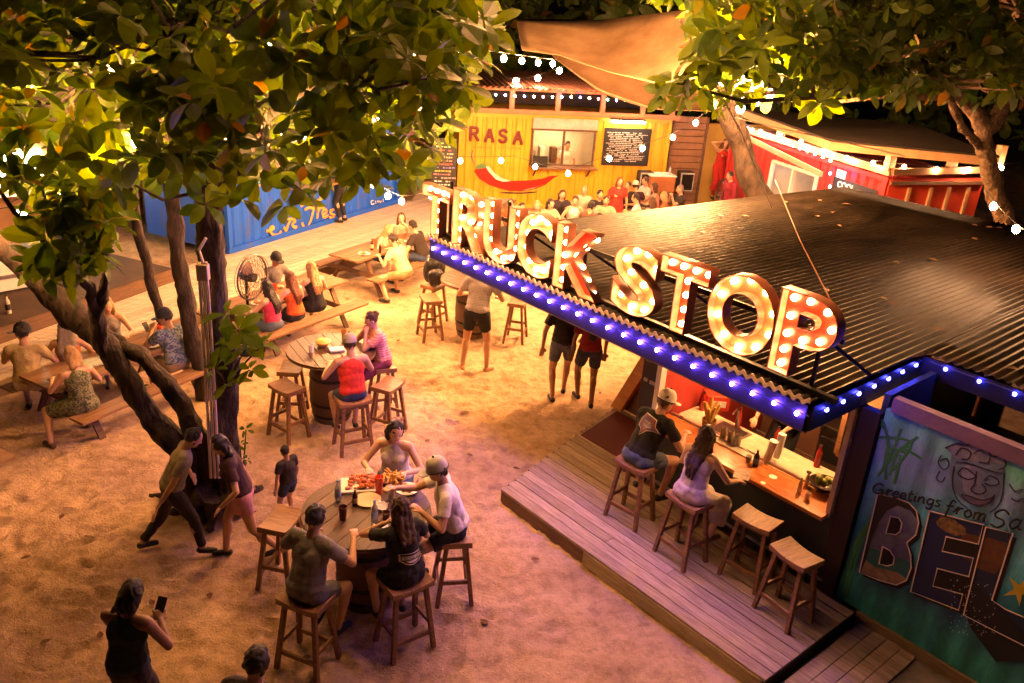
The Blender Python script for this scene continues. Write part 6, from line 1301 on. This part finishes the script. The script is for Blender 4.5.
near = tree('big multi-stemmed tree with broad glossy leaves leaning over the sand', [W(224, 496, 0), WY(228, 440, 7.95), WY(224, 360, 7.9), WY(216, 270, 7.85), WY(208, 190, 7.8), WY(200, 100, 7.8), WY(190, 20, 7.6)], [.21, .145, .13, .125, .11, .1, .07], R1, .205, lm1, bark, 5,
  extra=[*[([W(214, 490, .45)+V((.06*cos(a), .06*sin(a), 0)), W(214, 498, .12)+V((.3*cos(a), .3*sin(a), 0)), W(214, 498, -.05)+V(((.65+.1*(q_ % 2))*cos(a), (.65+.1*(q_ % 2))*sin(a), 0))], [.13, .08, .03]) for q_, a in enumerate((-.4, -1.3, -2.3, -3.1, .5, 1.6))], ([W(204, 500, 0), WY(180, 450, 7.8), WY(150, 420, 7.8), WY(128, 380, 7.8), WY(108, 345, 7.8), WY(60, 296, 7.8), WY(10, 250, 7.7), WY(-60, 205, 7.5)], [.2, .15, .12, .11, .12, .13, .12, .1]),
         ([W(213, 500, 0), WY(200, 440, 7.85), WY(172, 395, 7.85), WY(140, 355, 7.9), WY(112, 340, 7.9), WY(70, 320, 8.0), WY(20, 268, 8)], [.16, .11, .09, .08, .09, .09, .07]),
         ([WY(106, 350, 7.75), WY(98, 318, 7.6), WY(88, 288, 7.4), WY(70, 265, 7.2)], [.08, .06, .05, .03]), ([WY(98, 318, 7.6), WY(104, 290, 7.5), WY(106, 262, 7.4)], [.05, .045, .03]),
         ([WY(206, 175, 7.8), WY(150, 120, 8.0), WY(100, 70, 8.0), WY(60, 30, 8)], [.07, .05, .04, .03]), ([WY(210, 220, 7.8), WY(260, 120, 7.9), WY(340, 60, 8), WY(430, 20, 8.2)], [.07, .06, .05, .03])], br=4, brr=.022)
# small leafy shoots at the trunk
def shrub(label, c0, ros, L, seed, anchor=None):
    anchor = anchor or V(c0); r_ = random.Random(seed); t = root('shrub', ground(c0), 0, label, 'plant'); cr = MB(); st_ = MB()
    for c, s_ in ros: rosette(cr, c-ground(c0), V((r_.uniform(-.6, .6), r_.uniform(-.8, 0), .8)), r_, L*s_); st_.tube([anchor-ground(c0), (anchor-ground(c0)).lerp(c-ground(c0), .5)+V((0, 0, .05)), c-ground(c0)], [.012, .01, .006], 5)
    st_.build('stem', bark, t); cr.build('foliage', lm1, t)
shrub('leafy shoots sprouting from the trunk beside the pale conduit', W(240, 505, 0), [(WY(x, y, 7.5), s) for x, y, s in ((228, 315, 1.1), (238, 330, 1.2), (222, 345, 1), (245, 350, .9), (215, 370, .9), (228, 385, .8), (250, 370, .8), (262, 345, .7))], .2, 3, WY(228, 390, 7.7))
shrub('tiny seedling with a few leaves right of the tree base', W(243, 488, 0), [(WY(246, 430, 7.9), .6), (WY(240, 445, 7.9), .5), (WY(246, 460, 7.9), .5)], .12, 4)
# conduit
t = item('conduit', 'pale electrical conduit pipes with a grey box strapped to the trunk', 'conduit', (tb_.x, tb_.y, 0)); cm = M('conduit_pale', (.65, .55, .58), .4, .05); of = V((tb_.x, tb_.y, 0))
for dx in (-3, 1, 5): MB().tube([p_-of for p_ in PX((201+dx, 262, 7.6), (206+dx, 330, 7.6), (211+dx, 420, 7.6), (214+dx, 478, 7.6))], .016 if dx else .012, 8).build('pipe', cm, t, True)
MB().tube([p_-of for p_ in PX((203, 262, 7.6), (199, 250, 7.6), (206, 238, 7.6))], .014, 8).build('pipe', cm, t, True); q = WY(203, 272, 7.58)-of; MB().box(q, (.11, .08, .16)).build('junction_box', M('box_grey', (.4, .32, .36), .5), t, bevel=.008)
# thin trunks behind
tree('slim dark tree rising from the boardwalk', [W(165, 340, .2), WY(158, 305, 12.3), WY(148, 265, 12.3), WY(138, 225, 12.3), WY(128, 170, 12.3), WY(118, 80, 12.2)], [.09, .08, .075, .07, .06, .04], cloud(40, lambda: (rt_.uniform(60, 190), rt_.uniform(60, 170)), (11.5, 13)), .22, lm1, bark, 8)
tree('taller dark trunk standing beside the man in the floral shirt', [W(206, 398, 0), WY(193, 345, 11), WY(182, 290, 11), WY(176, 235, 11), WY(172, 180, 11), WY(170, 90, 11)], [.14, .11, .11, .1, .1, .07], cloud(50, lambda: (rt_.uniform(100, 300), rt_.uniform(30, 165)), (10, 12)), .22, lm1, bark, 9)
# middle and right trees
RM = cloud(260, lambda: (rt_.uniform(640, 900), rt_.uniform(-40, 118)), (11.5, 16.5), lambda x, y: y < 70+30*noise.noise(V((x*.03, 0, 0)))+(25 if x > 700 else -10) and not (x < 692 and y > 0))
RM += [(WY(x, y, 10.5), s) for x, y, s in ((690, 60, 1), (672, 82, 1.1), (682, 95, 1), (700, 88, 1), (705, 40, 1.1), (720, 30, 1.2), (735, 60, 1), (665, 95, .8), (760, 50, 1.2), (712, 62, 1.2))]
tree('tree with a leaning trunk before the ochre wall', [WY(768, 215, 17.5), WY(755, 185, 17.5), WY(738, 140, 17.4), WY(720, 100, 17.2), WY(704, 50, 17), WY(695, -10, 17)], [.25, .23, .22, .21, .19, .15], RM, .27, lm1, bark, 12,
     extra=[([WY(722, 105, 17), WY(760, 80, 15.5), WY(800, 60, 14.5), WY(860, 30, 14)], [.15, .12, .09, .05]), ([WY(735, 95, 15), WY(780, 92, 14), WY(815, 97, 13.5)], [.05, .035, .02])], br=9, brr=.04)
RX = cloud(520, lambda: (rt_.uniform(780, 1090), rt_.uniform(-70, 120)), (11, 17), lambda x, y: y < 95+25*noise.noise(V((x*.03, 3, 0))))
tree('pale barked forked tree beyond the rusty roof', [WY(1006, 232, 15), WY(998, 200, 15), WY(990, 155, 15), WY(984, 130, 15)], [.17, .16, .15, .14], RX, .24, lm2, bark2, 13,
     extra=[([WY(986, 135, 15), WY(968, 105, 15), WY(950, 85, 14.8), WY(900, 60, 14)], [.15, .12, .1, .05]), ([WY(988, 130, 15), WY(1004, 100, 15), WY(1015, 60, 14.7), WY(1020, 10, 14)], [.13, .1, .09, .06]), ([WY(985, 150, 15), WY(962, 130, 14.6), WY(945, 90, 14.4)], [.07, .06, .05]), ([WY(960, 95, 15), WY(900, 95, 14.4), WY(840, 65, 14)], [.1, .08, .05])], br=12, brr=.04)
# trees beyond the containers
TG = 'trees beyond the containers'
far = [(-13, 27, 9), (-8.5, 31, 8), (-3, 30, 9), (2, 31, 7.5), (6.5, 30, 9), (11.5, 28, 8.5), (16, 25, 9), (20, 21, 8), (-16, 22, 8), (23, 29, 10), (9.5, 34, 9), (-5, 37, 10)]
looks = ['far tree beyond the kiosk', 'far tree behind the blue container', 'far tree above the left end of the yellow container', 'far tree behind the shade sail', 'far tree behind the slatted screen', 'far tree behind the red container', 'far tree beyond the pale forked tree', 'far tree past the end of the rusty roof', 'far tree past the stage', 'dark far tree beyond the timber roof', 'distant tree behind the leaning trunk', 'distant tree in the gap beside the blue container']
for (x, y, h), lb in zip(far, looks):
    ros = []
    for k in range(230):
        a, e_ = rt_.uniform(0, 2*pi), rt_.uniform(-.5, 1); r_ = rt_.uniform(.6, 1)*3.2; ros.append((V((x+r_*cos(a)*(1-abs(e_)*.5), y+r_*sin(a)*.8, h*.55+e_*h*.48+.5*noise.noise(V((a, e_, x))))), rt_.uniform(.8, 1.4)))
    tree(lb, [(x, y, 0), (x+.2, y, h*.3), (x-.1, y, h*.6), (x, y, h*.85)], [.3, .24, .18, .08], ros, .5, lm2, bark, int(x*7+y), br=16, group=TG, brr=.06)
# litter in the sand
for k, (x, y) in enumerate(((240, 378), (233, 382), (473, 457), (52, 640), (100, 632), (290, 405), (600, 395), (520, 470), (430, 440), (150, 600), (300, 660), (60, 520), (350, 300), (400, 340), (480, 620), (20, 560), (210, 600), (540, 560), (455, 490))):
    mb = MB(); leaf(mb, V((0, 0, .012)), V((1, 0, .1)), V((0, 0, 1)), .1, .06, .1); o = mb.build('fallen_leaf', M('dead_leaf', (.12, .05, .02), .8), None); o.location = W(x, y, .01); o.rotation_euler = (0, 0, k*1.3); tag(o, 'dry brown leaf lying in the sand', 'leaf', 'dry leaves fallen in the sand')
rl_ = random.Random(6)
for k in range(34):
    u_, y_ = rl_.uniform(-5.2, 2.6), rl_.uniform(1.2, 8.0); mb = MB(); leaf(mb, V((0, 0, .0)), V((1, 0, .15)), V((0, 0, 1)), rl_.uniform(.09, .15), .08, .2); o = mb.build('fallen_leaf', M('dead_leaf', (.12, .05, .02), .8), None); o.location = BP(u_, -y_, 2.69); o.rotation_euler = (0, 0, rl_.uniform(0, 6)); tag(o, 'dry leaf lying on the rusty corrugated roof', 'leaf', 'dry leaves on the corrugated roof')
# ================================================================== sky and picture settings
S.world = bpy.data.worlds.new('World'); S.world.use_nodes = True; nt = S.world.node_tree; bg = nt.nodes['Background']
sk = nt.nodes.new('ShaderNodeTexSky'); sk.sky_type = 'NISHITA'; sk.sun_disc = False; sk.sun_elevation = R(-4); sk.sun_rotation = R(120); nt.links.new(sk.outputs[0], bg.inputs[0]); bg.inputs[1].default_value = .02
S.view_settings.view_transform = 'Standard'; S.view_settings.look = 'None'; S.view_settings.exposure = EXPO; S.view_settings.gamma = 1
S.cycles.use_denoising = True; S.cycles.max_bounces = 6; S.cycles.diffuse_bounces = 3; S.cycles.glossy_bounces = 3; S.cycles.transmission_bounces = 6; S.cycles.transparent_max_bounces = 8
S.cycles.sample_clamp_indirect = 3; S.cycles.caustics_reflective = False; S.cycles.caustics_refractive = False; S.cycles.use_light_tree = True
